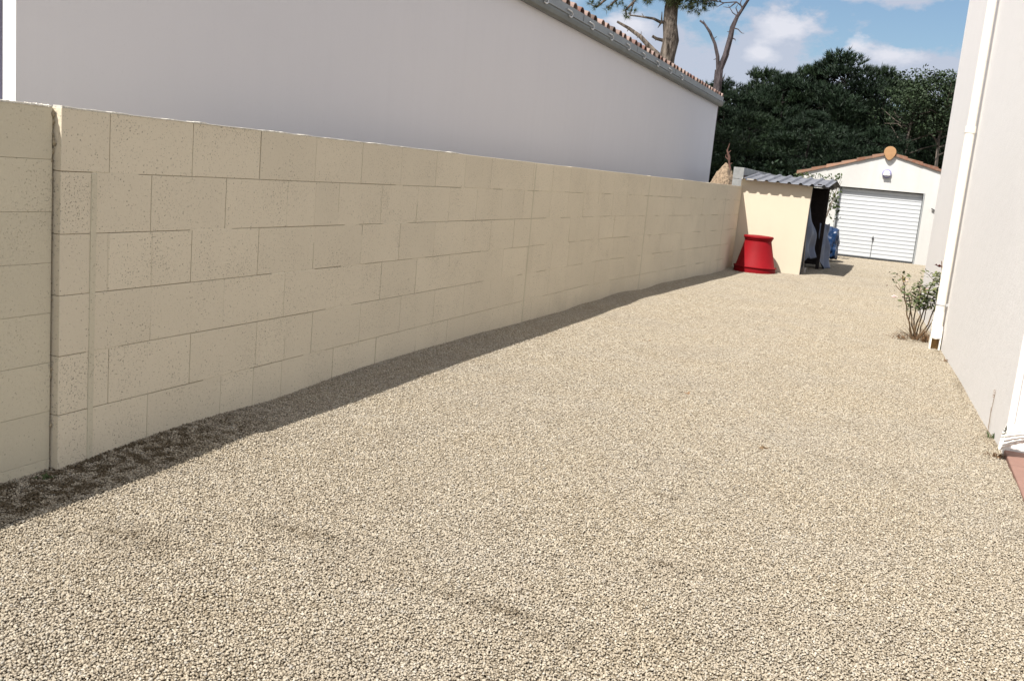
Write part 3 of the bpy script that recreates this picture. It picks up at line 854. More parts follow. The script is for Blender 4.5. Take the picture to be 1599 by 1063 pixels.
# ------------------------------------------------------------------ garage
GY = 28.0
gr = thing('garage', 'white gabled garage with tiled verges at the end of the driveway', 'garage', (-0.6, GY, 0))
def grp(m, name, mat, parent=None):
    o = m.build(name, mat, parent or gr)
    if parent is None: o.location = (0.6, -GY, 0)
    return o
DL, DR, DT = -1.755, 0.415, 1.865
AX, AZ = -0.60, 2.80; SLL, SLR = 0.305, 0.262
XL, XR = -2.85, 1.75
zl = lambda x: AZ-(AX-x)*SLL if x < AX else AZ-(x-AX)*SLR
m = MB()
def wallpoly(pts_, y0_, y1_):
    n = len(pts_); vs = [(x, y0_, z) for x, z in pts_]+[(x, y1_, z) for x, z in pts_]
    fs = [tuple(range(n)), tuple(range(2*n-1, n-1, -1))]+[(i, n+i, n+(i+1) % n, (i+1) % n) for i in range(n)]
    m.add(vs, fs)
wallpoly([(XL+.1, -0.1), (DL, -0.1), (DL, DT), (XL+.1, DT)], GY, GY+0.2)
wallpoly([(DR, -0.1), (XR-.1, -0.1), (XR-.1, DT), (DR, DT)], GY, GY+0.2)
wallpoly([(XL+.1, DT), (XR-.1, DT), (XR-.1, zl(XR-.1)), (AX, AZ), (XL+.1, zl(XL+.1))], GY, GY+0.2)
m.box(XL+.1, XL+.3, GY+0.2, GY+6, -0.1, zl(XL+.1)-0.01); m.box(XR-.3, XR-.1, GY+0.2, GY+6, -0.1, zl(XR-.1)-0.01)
grp(m, 'walls', M['garage_render'])
m = MB(); m.add([(XL-.1, GY+.02, zl(XL-.1)+.03), (AX, GY+.02, AZ+.03), (AX, GY+6, AZ+.03), (XL-.1, GY+6, zl(XL-.1)+.03)], [(0, 1, 2, 3)])
m.add([(XR+.1, GY+.02, zl(XR+.1)+.03), (AX, GY+.02, AZ+.03), (AX, GY+6, AZ+.03), (XR+.1, GY+6, zl(XR+.1)+.03)], [(3, 2, 1, 0)])
rf = grp(m, 'roof', M['rake_tile'])
m = MB()
def rake(xa, xb, up):
    n = max(1, round(abs(xb-xa)/0.40)); st = (xb-xa)/n
    for k in range(n):
        a = xa+st*k; b = a+st*1.04
        lift = 0.0
        za, zb2 = zl(a)+0.004, zl(b)+0.004
        # lower end of each tile sits proud of the one below
        t0, t1 = 0.085, 0.055
        lo, hi = (a, b)
        vs = []
        for yy_ in (GY-0.055, GY+0.16):
            vs += [(lo, yy_, za-0.012), (hi, yy_, zb2-0.002), (hi, yy_, zb2+t1), (lo, yy_, za+t0)]
        fs = [(0, 1, 2, 3), (7, 6, 5, 4), (0, 4, 5, 1), (1, 5, 6, 2), (2, 6, 7, 3), (3, 7, 4, 0)]
        m.add(vs, fs)
rake(XL-.05, AX-.06, 1); rake(XR+.05, AX+.06, 1)
m.v = [(a, b + (i // 8 % 2)*0.004, c) for i, (a, b, c) in enumerate(m.v)]
o = m.build('verge_tile', M['rake_tile'], rf)
m = MB()  # round ridge end disc tapering to a point at the bottom
prof = []
for q in range(28):
    a = 2*math.pi*q/28 + math.pi/2
    r = 0.142; x = r*math.cos(a)*1.04; z = r*math.sin(a)
    if z < 0: x *= 1-0.30*(-z/r)**1.2; z *= 1.42
    prof.append((AX+x, AZ+0.055+z))
vs = [(x, GY-0.10, z) for x, z in prof]+[(AX+(x-AX)*1.05, GY-0.085, AZ+.055+(z-AZ-.055)*1.05) for x, z in prof]+[(AX+(x-AX)*1.05, GY+0.03, AZ+.055+(z-AZ-.055)*1.05) for x, z in prof]
n = 28; fs = [tuple(range(n-1, -1, -1))]
for e in range(2): fs += [(e*n+i, e*n+(i+1) % n, (e+1)*n+(i+1) % n, (e+1)*n+i) for i in range(n)]
m.add(vs, fs); m.build('ridge_end', M['ridge_cap'], rf)
# up and over door
door = thing('garage_door', '', None); del door['label']
bpy.data.objects.remove(door)
m = MB(); rec = GY+0.13; nr = 17; z0_ = 0.045; hh = (DT-0.03-z0_)/nr
vs = []; zs = []
for k in range(nr):
    a = z0_+k*hh
    zs += [(a, 0.0), (a+0.001, 0.022), (a+0.017, 0.022), (a+0.0175, 0.0), (a+hh-0.002, 0.0)]
zs.append((z0_+nr*hh, 0.0))
for z, d in zs: vs += [(DL+0.05, rec+d, z), (DR-0.05, rec+d, z)]
m.add(vs, [(2*i, 2*i+1, 2*i+3, 2*i+2) for i in range(len(zs)-1)])
dr = grp(m, 'door', M['door_white'])
for xa, xb in ((DL-0.001, DL+0.038), (DR-0.038, DR+0.001)):
    m = MB(); m.box(xa, xb, GY-0.006, rec+0.02, 0.0, DT-0.003)
    m.build('frame', M['frame_grey'], dr)
for za, zb in ((0.0, 0.04), (DT-0.028, DT-0.004)):
    m = MB(); m.box(DL+0.05, DR-0.05, rec-0.01, rec+0.02, za, zb)
    m.build('seal', M['dark_gap'], dr)
m = MB(); hx = -0.70
m.tube([(hx, rec-0.002, 0.56), (hx, rec-0.03, 0.56)], 0.028, 14); m.tube([(hx, rec-0.03, 0.50), (hx, rec-0.032, 0.63)], 0.010, 8)
m.tube([(hx, rec-0.012, 0.55), (hx, rec-0.012, 0.04)], 0.006, 6)
m.build('handle', M['metal_dark'], dr)
m = MB(); m.box(DL-0.2, DR+0.2, GY+0.22, GY+0.24, -0.1, DT+.3); grp(m, 'inner_panel', M['dark_gap'])
m = MB()
lx, lz = -0.60, 2.295
for r0, r1, ya_, yb_ in ((0.118, 0.118, GY-0.001, GY-0.05),):
    m.tube([(lx, ya_, lz), (lx, yb_, lz), (lx, yb_-0.012, lz)], [r0, r1, 0.102], 28)
lamp = m.build('wall_lamp', M['lamp_rim']); tag(lamp, 'round bulkhead lamp with bluish glass on the garage gable', 'lamp')
m = MB(); pr = [(0.088*math.cos(a), 0.055*math.sin(a)) for a in [math.pi/2*q/6 for q in range(7)]]
m.tube([(lx, GY-0.062-h, lz) for r, h in pr], [max(r, .002) for r, h in pr], 24, caps=False)
m.build('glass', M['lens_glass'], lamp)
m = MB(); m.box(lx-0.09, lx+0.09, GY-0.122, GY-0.06, lz-0.045, lz-0.022); m.build('guard_bar', M['pvc_white'], lamp)
o = MB(); o.cbox(0.62, 0.75, GY-0.06, GY-0.03, 1.45, 1.485, 0.004, fn=lambda p: (p[0], p[1], p[2]-(p[0]-0.68)*0.45)); o.box(0.67, 0.69, GY-0.035, GY-0.001, 1.455, 1.475)
tag(o.build('wall_hook', M['metal_dark']), 'small dark metal bar fixed to the garage wall right of its door', 'wall hook')

# ------------------------------------------------------------------ dirt heap with dead stump
m = MB(); nu = 90; vs = []
cxm, cym = -4.36, 24.2
for j in range(nu+1):
    for i in range(nu+1):
        x = cxm+(i/nu-0.5)*2.0; y = cym+(j/nu-0.5)*2.6
        r = math.hypot((x-cxm-0.16)/0.62, (y-cym)/0.80)
        h = 2.04*math.exp(-(r**2)*0.55)**0.8 if r < 1.6 else 0.4
        h = 2.12 - 1.15*max(0, r-0.06)
        h += 0.09*noise.noise(Vector((x*5, y*5, 2)))+0.07*noise.noise(Vector((x*15, y*15, 5)))+0.03*noise.noise(Vector((x*40, y*40, 5)))
        vs.append((x, y, max(-0.1, h)))
m.add(vs, [(j*(nu+1)+i, j*(nu+1)+i+1, (j+1)*(nu+1)+i+1, (j+1)*(nu+1)+i) for j in range(nu) for i in range(nu)])
tag(m.build('dirt_heap', M['dirt']), 'heap of sandy dirt behind the far end of the block wall', 'dirt heap')
m = MB()
sx, sy = -4.17, 24.2
m.tube([(sx+.10, sy, 1.98), (sx+.05, sy, 2.16), (sx+.03, sy, 2.28), (sx-.03, sy, 2.42), (sx+0.01, sy, 2.60)], [0.03, 0.022, 0.028, 0.018, 0.006], 8, wob=.25)
m.tube([(sx+.03, sy, 2.2), (sx-.05, sy, 2.27), (sx-.04, sy, 2.33)], [0.02, 0.015, 0.006], 6, wob=.2)
m.tube([(sx+0.0, sy, 2.36), (sx+.06, sy, 2.43)], [0.015, 0.006], 6)
m.tube([(sx+.05, sy, 2.08), (sx+.13, sy, 2.14)], [0.018, 0.006], 6)
tag(m.build('dead_stump', M['stub']), 'thin reddish dead stump sticking up from the dirt heap', 'stump')

# ------------------------------------------------------------------ leaves
def leaf_cloud(centres, count, size, aspect=0.5, up=0.0, spread=None):
    """array of leaf quads round the given centres; returns V,F"""
    C = np.asarray(centres, float); n = len(C)*count
    P = np.repeat(C[:, :3], count, 0)
    R_ = np.repeat(C[:, 3], count)
    d = rng.normal(size=(n, 3)); d /= np.linalg.norm(d, axis=1)[:, None]
    P = P + d*(R_*rng.uniform(0.35, 1.0, n)**0.6)[:, None]*np.array([1, 1, 0.8])
    a = d*0.6 + rng.normal(size=(n, 3))*0.7; a[:, 2] += up; a /= np.linalg.norm(a, axis=1)[:, None]
    b = np.cross(a, rng.normal(size=(n, 3))); b /= np.linalg.norm(b, axis=1)[:, None]
    s = size*rng.uniform(0.6, 1.3, n)[:, None]
    V = np.stack([P - a*s*0.5, P + b*s*aspect*0.5, P + a*s*0.5, P - b*s*aspect*0.5], 1).reshape(-1, 3)
    F = np.arange(4*n).reshape(-1, 4); return V, F
def tufts(P, D, blades, length, width, spread=0.7):
    """needle tufts: narrow triangles fanning out of each point along D"""
    n = len(P); P = np.repeat(P, blades, 0); D = np.repeat(D, blades, 0)
    d = D + rng.normal(size=D.shape)*spread; d /= np.linalg.norm(d, axis=1)[:, None]
    b = np.cross(d, rng.normal(size=D.shape)); b /= np.linalg.norm(b, axis=1)[:, None]
    Ln = length*rng.uniform(0.6, 1.2, len(P))[:, None]
    V = np.stack([P - b*width*0.5, P + b*width*0.5, P + d*Ln], 1).reshape(-1, 3)
    return V, np.arange(len(V)).reshape(-1, 3)

def pine_crown_mesh(name, H, rad, low, nclump, ntuft, mat, blades=7, tl=0.30, tw=0.045, seed=0):
    """rugged crown built of clumps of upright needle tufts; low = lowest foliage height"""
    r = np.random.default_rng(seed); cl = []
    for i in range(nclump):
        t = r.random()**0.75; z = low + (H-low)*t
        env = rad*(0.30 + 0.95*math.sin(math.pi*min(1, (1-t)*0.80+0.10))**0.8)*(1 if t < .8 else (1-t)/.2*.75+.25)
        a = r.random()*2*math.pi; q = env*(0.25+0.75*r.random()**0.5)
        cl.append((q*math.cos(a), q*math.sin(a), z, r.uniform(0.35, 0.8)*(1.15-0.45*t)))
    cl.append((0, 0, H-0.25, 0.35))
    P = []; D = []
    for (x, y, z, rr) in cl:
        k = int(ntuft*(rr/0.6)**2)
        d = r.normal(size=(k, 3)); d[:, 2] = np.abs(d[:, 2])*0.9-0.25; d /= np.linalg.norm(d, axis=1)[:, None]
        p = np.array([x, y, z]) + d*rr*r.uniform(0.55, 1.05, (k, 1))*np.array([1.15, 1.15, 0.75])
        P.append(p); dd = d*0.5; dd[:, 2] += 0.9; D.append(dd)
    P = np.concatenate(P); D = np.concatenate(D); D /= np.linalg.norm(D, axis=1)[:, None]
    V, F = tufts(P, D, blades, tl, tw, 0.42)
    return raw_mesh(name, V, F, mat), cl
def trunk_mesh(H, r0, cl, seed, mat, lean=0.3, limbs=14):
    rr = random.Random(seed); mb = MB(); pts_ = []
    ax = rr.uniform(-lean, lean); ay = rr.uniform(-lean, lean)
    for i in range(7):
        t = i/6; pts_.append((ax*math.sin(t*2.2), ay*math.sin(t*2.6), -0.1+t*(H*0.93)))
    mb.tube(pts_, [r0*(1-0.8*i/6) for i in range(7)], 8, wob=.08)
    for c in rr.sample(cl, min(limbs, len(cl))):
        zb = max(0.5, c[2]-rr.uniform(0.3, 0.9)); t = zb/(H*0.93)
        bx, by = ax*math.sin(t*2.2), ay*math.sin(t*2.6)
        mb.tube([(bx, by, zb), ((bx+c[0])*.5, (by+c[1])*.5, (zb+c[2])*.5-0.05), (c[0], c[1], c[2])], [r0*.35, r0*.22, r0*.08], 5)
    me = bpy.data.meshes.new('trunk'); me.from_pydata(mb.v, [], mb.f); me.polygons.foreach_set('use_smooth', mb.smooth); me.materials.append(mat)
    return me

variants = []
for k in range(4):
    H = [9.0, 8.6, 9.2, 8.2][k]
    cm, cl = pine_crown_mesh('crown', H, [2.1, 2.4, 1.9, 2.3][k], 0.6, 120, 60, M['pine_dark'] if k % 2 == 0 else M['pine_mid'], seed=20+k)
    tm = trunk_mesh(H, 0.16, cl, 40+k, M['bark_far'])
    variants.append((H, cm, tm))
def far_tree(x, y, h, v, label, rz, wide=1.0):
    H, cm, tm = variants[v]; s = (h-0.42)/H
    t = thing('pine_tree', label, 'tree', (x, y, -0.1), rz, 'dark pines behind the garage')
    t.scale = (s*wide, s*wide, s)
    for nm, me in (('crown', cm), ('trunk', tm)): link(nm, me, t)
FT = [
 (-11.9, 50.5, 7.3, 0, 'pine top showing just right of the big pine trunk, behind the neighbour roof', 1.0),
 (-10.4, 49.0, 6.9, 1, 'low dark pine showing over the grey gutter, left of the dead forked tree', 1.1),
 (-8.75, 48.0, 7.0, 2, 'dark pine directly right of the dead forked tree', 1.1),
 (-7.55, 51.0, 7.85, 3, 'rounded dark pine second from the dead forked tree', 1.05),
 (-6.35, 49.5, 7.55, 0, 'dark pine at the dip in the treeline above the dirt heap and shed', 1.1),
 (-5.15, 51.0, 8.1, 1, 'dark pine rising left of the highest tree above the shed roof', 1.0),
 (-3.65, 50.0, 8.75, 2, 'tallest pine of the dark treeline, above the left garage verge', 1.25),
 (-1.95, 51.5, 8.25, 3, 'gappy pine with a small spiky top directly above the garage ridge', 0.85),
 (-9.5, 43.0, 4.6, 3, 'lower dark pine in front, beside the end of the neighbour roof', 1.5),
 (-6.6, 43.5, 5.2, 1, 'lower dark pine in the front row above the concrete block wall', 1.5),
 (-4.0, 43.0, 5.4, 0, 'lower dark pine in the front row behind the shed roof', 1.5),
 (-1.3, 44.0, 5.0, 2, 'lower dark pine in the front row right behind the garage ridge', 1.4),
 (-8.0, 55.0, 7.3, 2, 'pine of the back row glimpsed between the two pines right of the dead tree', 1.2),
 (-5.6, 56.0, 8.0, 0, 'pine of the back row filling the dip left of the tallest pine', 1.2),
 (-1.2, 56.0, 8.2, 1, 'pine of the back row between the garage ridge top and the paler trees', 1.2),
 (-13.6, 46.0, 6.6, 3, 'pine hidden mostly by the neighbour roof, left of the big pine trunk', 1.2),
 (2.6, 55.0, 8.6, 0, 'pine top at the far right, touching the house edge', 1.3),
]
for i, (x, y, h, v, lab, wd) in enumerate(FT): far_tree(x, y, h, v, lab, i*1.37, wd)

# paler, open trees by the house edge with visible stems
def broad_tree(x, y, h, label, seed, rad=1.7):
    r = random.Random(seed); t = thing('leafy_tree', label, 'tree', (x, y, -0.1), 0, 'paler leafy trees right of the pines')
    mb = MB(); cl = []
    mb.tube([(0, 0, 0), (0.06, 0, h*.35), (-.05, 0, h*.6), (0.1, 0, h*.9)], [0.10, 0.075, 0.06, 0.02], 7)
    for i in range(20):
        a = r.uniform(0, 6.28); z0b = r.uniform(h*.5, h*.85); q = r.uniform(0.5, rad)
        e = (q*math.cos(a), q*math.sin(a), z0b+r.uniform(0.3, 1.0))
        mb.tube([(0, 0, z0b), (e[0]*.5, e[1]*.5, z0b+.35), e], [0.035, 0.025, 0.01], 5)
    for i in range(70):
        a = r.uniform(0, 6.28); z = r.uniform(h*.66, h-0.3); q = r.uniform(0, rad)*math.sin(math.pi*min(1, (h-z)/(h*.55)+.12))
        cl.append((q*math.cos(a), q*math.sin(a), z, r.uniform(.3, .62)))
    mb.build('trunk', M['bark'], t)
    V, F = leaf_cloud(cl, 90, 0.13, 0.5)
    link('crown', raw_mesh('crown', V, F, M['broad']), t)
broad_tree(-0.35, 48.0, 7.6, 'pale green open tree with a forked grey stem above the garage right slope', 1, 1.8)
broad_tree(0.95, 48.0, 7.7, 'pale green tree with a thin straight light trunk beside the house edge', 2, 1.8)
broad_tree(2.1, 50.0, 7.7, 'pale leafy tree rightmost of the treeline, half hidden by the house', 3, 1.7)

# understorey, one countless mass
V, F = leaf_cloud([(random.uniform(-15, 5), random.uniform(41, 47), random.uniform(0.1, 2.6)**1.0, random.uniform(.5, .9)) for i in range(330)], 95, 0.19, 0.5, 0.3)
o = link('undergrowth', raw_mesh('undergrowth', V, F, M['pine_dark'])); tag(o, 'dense dark undergrowth below the pines', 'undergrowth', None, 'stuff')
V, F = leaf_cloud([(random.uniform(-17, 8), random.uniform(58, 62), random.uniform(0.3, 6.4), random.uniform(.8, 1.3)) for i in range(620)], 90, 0.34, 0.55, 0.3)
o = link('woodland', raw_mesh('woodland', V, F, M['pine_dark'])); tag(o, 'far solid mass of dark woodland behind the pines', 'woodland', None, 'stuff')

# big pine
bp = thing('pine_tree', 'large near pine with a thick pale trunk rising behind the neighbour roof', 'tree', (-9.35, 38, -0.1))
mb = MB()
mb.tube([(0.15, 0, 0), (0.12, 0, 3.2), (0.0, 0, 5.6), (0.03, 0, 6.4), (0.10, 0, 7.0), (-0.02, 0, 7.6), (-0.04, 0, 8.2), (0.1, 0, 9.6), (0.3, 0, 11.6)],
        [0.40, 0.34, 0.31, 0.29, 0.305, 0.265, 0.26, 0.20, 0.09], 16, wob=.05)
def limb(mbx, pts_, r0, r1, side=0):
    n = len(pts_); mbx.tube(pts_, [r0+(r1-r0)*i/(n-1) for i in range(n)], 7, wob=.15)
limb(mb, [(0, 0, 6.15), (-.55, -.1, 6.6), (-1.05, -.2, 7.05), (-1.55, -.2, 7.35), (-2.05, -.2, 7.58)], 0.12, 0.045)
limb(mb, [(-1.55, -.2, 7.35), (-1.62, -.2, 7.22)], .03, .01); limb(mb, [(-1.1, -.2, 7.1), (-1.2, -.2, 7.0)], .03, .01); limb(mb, [(-1.05, -.2, 7.1), (-1.05, -.2, 7.25)], .02, .008)
limb(mb, [(-.2, 0, 6.98), (-.45, -.1, 7.02), (-.62, -.15, 7.10)], 0.07, 0.05); limb(mb, [(-.42, -.1, 7.0), (-.5, -.1, 6.95)], .03, .01)
limb(mb, [(-.15, 0, 7.65), (-.35, -.2, 7.62), (-.6, -.3, 7.72), (-1.1, -.3, 7.78), (-1.55, -.3, 7.82)], 0.075, 0.025)
limb(mb, [(-.3, -.2, 7.62), (-.42, -.2, 7.40)], .04, .01); limb(mb, [(-.3, -.2, 7.64), (-.33, -.2, 8.0)], .035, .012); limb(mb, [(-1.0, -.3, 7.78), (-1.08, -.3, 7.9)], .02, .008)
limb(mb, [(-1.55, -.3, 7.82), (-1.45, -.3, 8.3), (-1.0, -.2, 9.0), (-.1, 0, 9.5)], .02, .07)
twl = [[(0, 0, 9.0), (-1.2, -.3, 9.0), (-2.2, -.4, 8.6), (-2.9, -.5, 8.35)], [(-1.2, -.3, 9.0), (-2.0, -.3, 8.5), (-2.35, -.3, 8.15)],
       [(0, 0, 9.4), (1.0, .2, 9.0), (1.5, .3, 8.6)], [(0, 0, 9.8), (.4, -1.2, 9.4), (.7, -1.8, 8.7)], [(-2.0, -.3, 8.5), (-2.5, -.3, 8.05)], [(-1.45, -.3, 8.3), (-1.75, -.3, 8.0), (-1.65, -.3, 7.75)],
       [(-2.4, -.4, 8.5), (-2.9, -.4, 8.05), (-3.2, -.4, 8.2)], [(-.1, 0, 9.0), (-.5, -.6, 8.6), (-.75, -.8, 8.35)]]
for tl_ in twl: limb(mb, tl_, .06, .015)
mb.build('trunk', M['bark'], bp)
P = []; D = []
def clump(x, y, z, r, k, up=.2):
    d = rng.normal(size=(k, 3)); d /= np.linalg.norm(d, axis=1)[:, None]
    P.append(np.array([x, y, z])+d*r*rng.uniform(.5, 1, (k, 1))); d = d.copy(); d[:, 2] += up; D.append(d)
for (x, y, z, r, k) in [(0.65, -.4, 8.35, .36, 110), (1.05, -.2, 8.28, .36, 110), (0.15, -.5, 8.40, .30, 80), (1.4, 0, 8.55, .30, 80), (.3, -.3, 8.8, .5, 90), (1.0, 0, 8.8, .5, 90), (-.35, -.3, 8.62, .24, 40),
                        (-.75, -.8, 8.45, .22, 40), (-.95, -.7, 8.6, .25, 40), (-.5, -.6, 8.8, .3, 50)]: clump(x, y, z, r, k)
for (x, y, z) in [(-3.0, -.5, 8.35), (-3.15, -.4, 8.2), (-2.9, -.4, 8.05), (-2.35, -.3, 8.12), (-2.5, -.3, 8.02), (-2.2, -.4, 8.55), (-2.6, -.4, 8.55), (-1.68, -.3, 7.72), (-1.6, -.3, 7.82), (-1.75, -.3, 8.05), (-1.9, -.3, 8.35), (-1.45, -.3, 8.4), (-2.75, -.4, 8.25), (-1.42, -.3, 8.0), (-2.05, -.3, 8.2), (-1.2, -.3, 8.5), (-1.0, -.2, 8.35), (-1.5, -.2, 8.6)]:
    clump(x, y, z, .07, 9)
for i in range(60):
    a = random.uniform(0, 6.28); q = random.uniform(0.2, 2.8); z = random.uniform(9.1, 12.2)
    clump(q*math.cos(a)*(1-.2*(z-9)/3), q*math.sin(a)*.9, z, random.uniform(.3, .5), 50)
P = np.concatenate(P); D = np.concatenate(D); D /= np.linalg.norm(D, axis=1)[:, None]
V, F = tufts(P, D, 14, 0.20, 0.012, 0.5)
link('crown', raw_mesh('crown', V, F, M['big_pine']), bp)

# dead forked tree
dt = thing('dead_tree', 'bare dead forked tree behind the far end of the neighbour roof', 'tree', (-6.15, 32, -0.1))
mb = MB()
limb(mb, [(0.0, 0, 0), (0.0, 0, 3), (0.05, 0, 4.75), (0.02, 0, 5.30)], .15, .12)
limb(mb, [(0.02, 0, 5.25), (.16, 0, 5.75), (.24, 0, 6.3), (.27, 0, 6.6), (.38, 0, 6.95), (.50, 0, 7.15), (.72, 0, 7.6), (.85, 0, 8.2), (.8, 0, 9.0)], .115, .02)
limb(mb, [(0.0, 0, 5.2), (-.08, 0, 5.7), (-.22, 0, 6.1), (-.42, 0, 6.45), (-.62, 0, 6.68), (-.78, 0, 6.78)], .07, .028)
for q in [[(.38, 0, 6.95), (.22, 0, 7.05), (.05, 0, 7.28)], [(.55, 0, 7.2), (.3, 0, 7.38), (-.1, .05, 7.35), (-.45, .1, 7.42), (-.7, .1, 7.35)], [(.3, 0, 7.38), (.1, 0, 7.2), (-.1, 0, 7.22)],
          [(.27, 0, 6.6), (.45, 0, 6.56), (.58, 0, 6.45), (.66, 0, 6.44)], [(.24, 0, 6.3), (.4, 0, 6.25), (.42, 0, 6.2)], [(.08, 0, 5.6), (.2, 0, 5.75), (.28, 0, 5.78)], [(-.08, 0, 5.65), (-.2, 0, 5.6)],
          [(-.6, 0, 6.66), (-.68, 0, 6.8)], [(-.3, 0, 6.22), (-.18, 0, 6.32)], [(-.1, .05, 7.35), (-.3, 0, 7.2)], [(-.2, .05, 7.38), (-.42, 0, 7.6)], [(.4, 0, 7.0), (.3, 0, 7.2), (.35, 0, 7.3)], [(.1, 0, 4.9), (.2, 0, 5.05), (.22, 0, 5.2)], [(0, 0, 5.0), (-.08, 0, 5.1), (-.1, 0, 5.2)],
          [(.5, 0, 7.15), (.42, 0, 7.35), (.5, 0, 7.6)], [(.24, 0, 6.45), (.12, 0, 6.48)]]:
    limb(mb, q, .024, .006)
mb.build('trunk', M['bark_dead'], dt)

# shrub above the shed roof, between shed and garage
sb = thing('shrub', 'leafy green shrub poking out between the shed roof and the garage', 'shrub', (-2.1, 26.2, 0))
mb = MB(); cl = []
r = random.Random(5)
for i in range(16):
    a = r.uniform(0, 6.28); e = (r.uniform(-.55, .55), r.uniform(-.3, .3), r.uniform(1.7, 2.1))
    mb.tube([(e[0]*.15, e[1]*.15, 0), (e[0]*.5, e[1]*.5, 1.0), e], [.012, .008, .004], 5)
for x_, z_ in [(-.55, 2.04), (-.40, 2.08), (-.25, 2.06), (-.1, 2.07), (.05, 2.03), (.2, 2.09), (.35, 2.05), (-.7, 2.0), (.42, 2.12)]: cl.append((x_, 0, z_-.03, .10))
for i in range(20): cl.append((r.uniform(-.5, .45), r.uniform(-.2, .2), r.uniform(1.0, 1.95), .18))
for i in range(4): cl.append((r.uniform(.40, .50), r.uniform(-.3, .1), 1.2+i*.12, .06))
mb.build('stems', M['rose_stem'], sb)
V, F = leaf_cloud(cl, 16, 0.085, 0.5, 0.5); link('leaves', raw_mesh('leaves', V, F, M['bush']), sb)

# ------------------------------------------------------------------ rose bush
rb = thing('rose_bush', 'sparse rose bush with pale and withered blooms by the downpipe', 'rose bush', (0.32, 12.0, gz(.32, 12)))
r = random.Random(11)
stems = [[(-.03, 0, 0), (-.12, 0, .28), (-.20, 0, .55), (-.245, 0, .72)], [(-.02, .02, 0), (-.07, 0, .25), (-.14, .02, .48), (-.30, .0, .60)], [(0, 0, 0), (-.01, -.05, .3), (-.03, -.05, .58)],
         [(.0, 0, 0), (.03, .05, .3), (.06, .05, .60), (.09, .05, .72)], [(.02, 0, 0), (.10, 0, .2), (.16, 0, .45), (.17, 0, .75), (.14, 0, .93)], [(.01, 0, 0), (.06, 0, .25), (.05, 0, .55)],
         [(-.02, 0, 0), (-.10, -.05, .22), (-.11, -.06, .5)], [(.02, 0, 0), (.14, .03, .18), (.19, .03, .42), (.18, .03, .66)], [(-.01, 0, 0), (-.06, .08, .35), (-.03, .1, .65)]]
mb = MB()
for i, st in enumerate(stems):
    q = []
    for k in range(len(st)-1):
        for e in range(3):
            p = Vector(st[k]).lerp(Vector(st[k+1]), e/3)
            if k or e: p += Vector((r.gauss(0, .007), r.gauss(0, .007), 0))
            q.append(p)
    q.append(Vector(st[-1])); limb(mb, q, .009, .004)
tips = []
for i in range(64):
    st = r.choice(stems); k = r.randrange(1, len(st)); a = Vector(st[k-1]).lerp(Vector(st[k]), r.random())
    if a.z < .28: continue
    e = a+Vector((r.uniform(-.11, .11), r.uniform(-.1, .1), r.uniform(.0, .12)))
    mb.tube([a, a.lerp(e, .5)+Vector((0, 0, .01)), e], [.003, .0025, .002], 5); tips.append(e)
# dry twigs
for i in range(8):
    e = Vector((-.02-r.random()*.22, r.uniform(-.1, .1), .10+r.random()*.14)); mb.tube([(-.02, 0, .02), (e.x*.6, e.y, e.z*.6), e], [.003, .002, .0015], 4)
mb.build('stems', M['rose_stem'], rb)
LV = []; LF = []
def rleaf(mbx, c, s, rr):
    a = Vector((rr.uniform(-1, 1), rr.uniform(-1, 1), rr.uniform(-.5, .5))).normalized(); n_ = Vector((rr.uniform(-.6, .6), rr.uniform(-.9, .3), 1)).normalized()
    b = a.cross(n_).normalized(); n_ = b.cross(a)
    c = Vector(c)
    mbx.add([c-a*s*.5, c-a*s*.15+b*s*.28-n_*s*.06, c+a*s*.2+b*s*.26-n_*s*.08, c+a*s*.55-n_*s*.12, c+a*s*.2-b*s*.26-n_*s*.08, c-a*s*.15-b*s*.28-n_*s*.06, c+n_*0],
            [(0, 1, 6), (1, 2, 6), (2, 3, 6), (3, 4, 6), (4, 5, 6), (5, 0, 6)])
ml = MB(); my = MB()
for e in tips:
    for k in range(r.randrange(4, 8)): rleaf(ml, e+Vector((r.gauss(0, .028), r.gauss(0, .03), r.gauss(0, .026))), r.uniform(.035, .065), r)
for i in range(230): rleaf(ml, (r.gauss(.13, .050), r.gauss(0, .06), r.uniform(.36, .80)), r.uniform(.035, .06), r)
for i in range(170): rleaf(ml, (r.gauss(-.01, .07), r.gauss(0, .06), r.uniform(.36, .56)), r.uniform(.035, .06), r)
for i in range(34): rleaf(ml, (r.gauss(-.20, .06), r.gauss(0, .04), r.uniform(.5, .74)), r.uniform(.02, .035), r)
for c in [(-.21, -.02, .66), (-.19, -.02, .64), (-.20, -.02, .69), (.02, -.03, .60), (.045, -.03, .585), (.0, -.03, .58), (-.1, -.03, .53)]:
    for k in range(2): rleaf(my, Vector(c)+Vector((r.gauss(0, .008), 0, r.gauss(0, .01))), .042, r)
ml.build('leaves', M['rose_leaf'], rb); my.build('yellow_leaves', M['rose_yellow'], rb)
def bloom(c, R_, mat, nm):
    mbx = MB()
    for k in range(16):
        a = k*2.4; q = R_*(.25+.75*(k/16)); lean = .3+.7*k/16
        p0 = Vector(c); d = Vector((math.cos(a), math.sin(a), 0)); t_ = Vector((-d.y, d.x, 0))
        tip = p0+d*q*lean+Vector((0, 0, R_*(1.1-.9*lean)))
        mbx.add([p0, p0+d*q*.5+t_*q*.45+Vector((0, 0, R_*.35)), tip+t_*q*.3, tip+d*q*.1-Vector((0, 0, R_*.1)), tip-t_*q*.3, p0+d*q*.5-t_*q*.45+Vector((0, 0, R_*.35))],
                [(0, 1, 2, 3), (0, 3, 4, 5)], False)
    mbx.build(nm, mat, rb)
bloom((-.295, -.05, .46), .046, M['petal'], 'flower')
bloom((-.19, -.06, .66), .026, M['petal'], 'flower'); bloom((.04, -.07, .60), .022, M['petal'], 'flower')
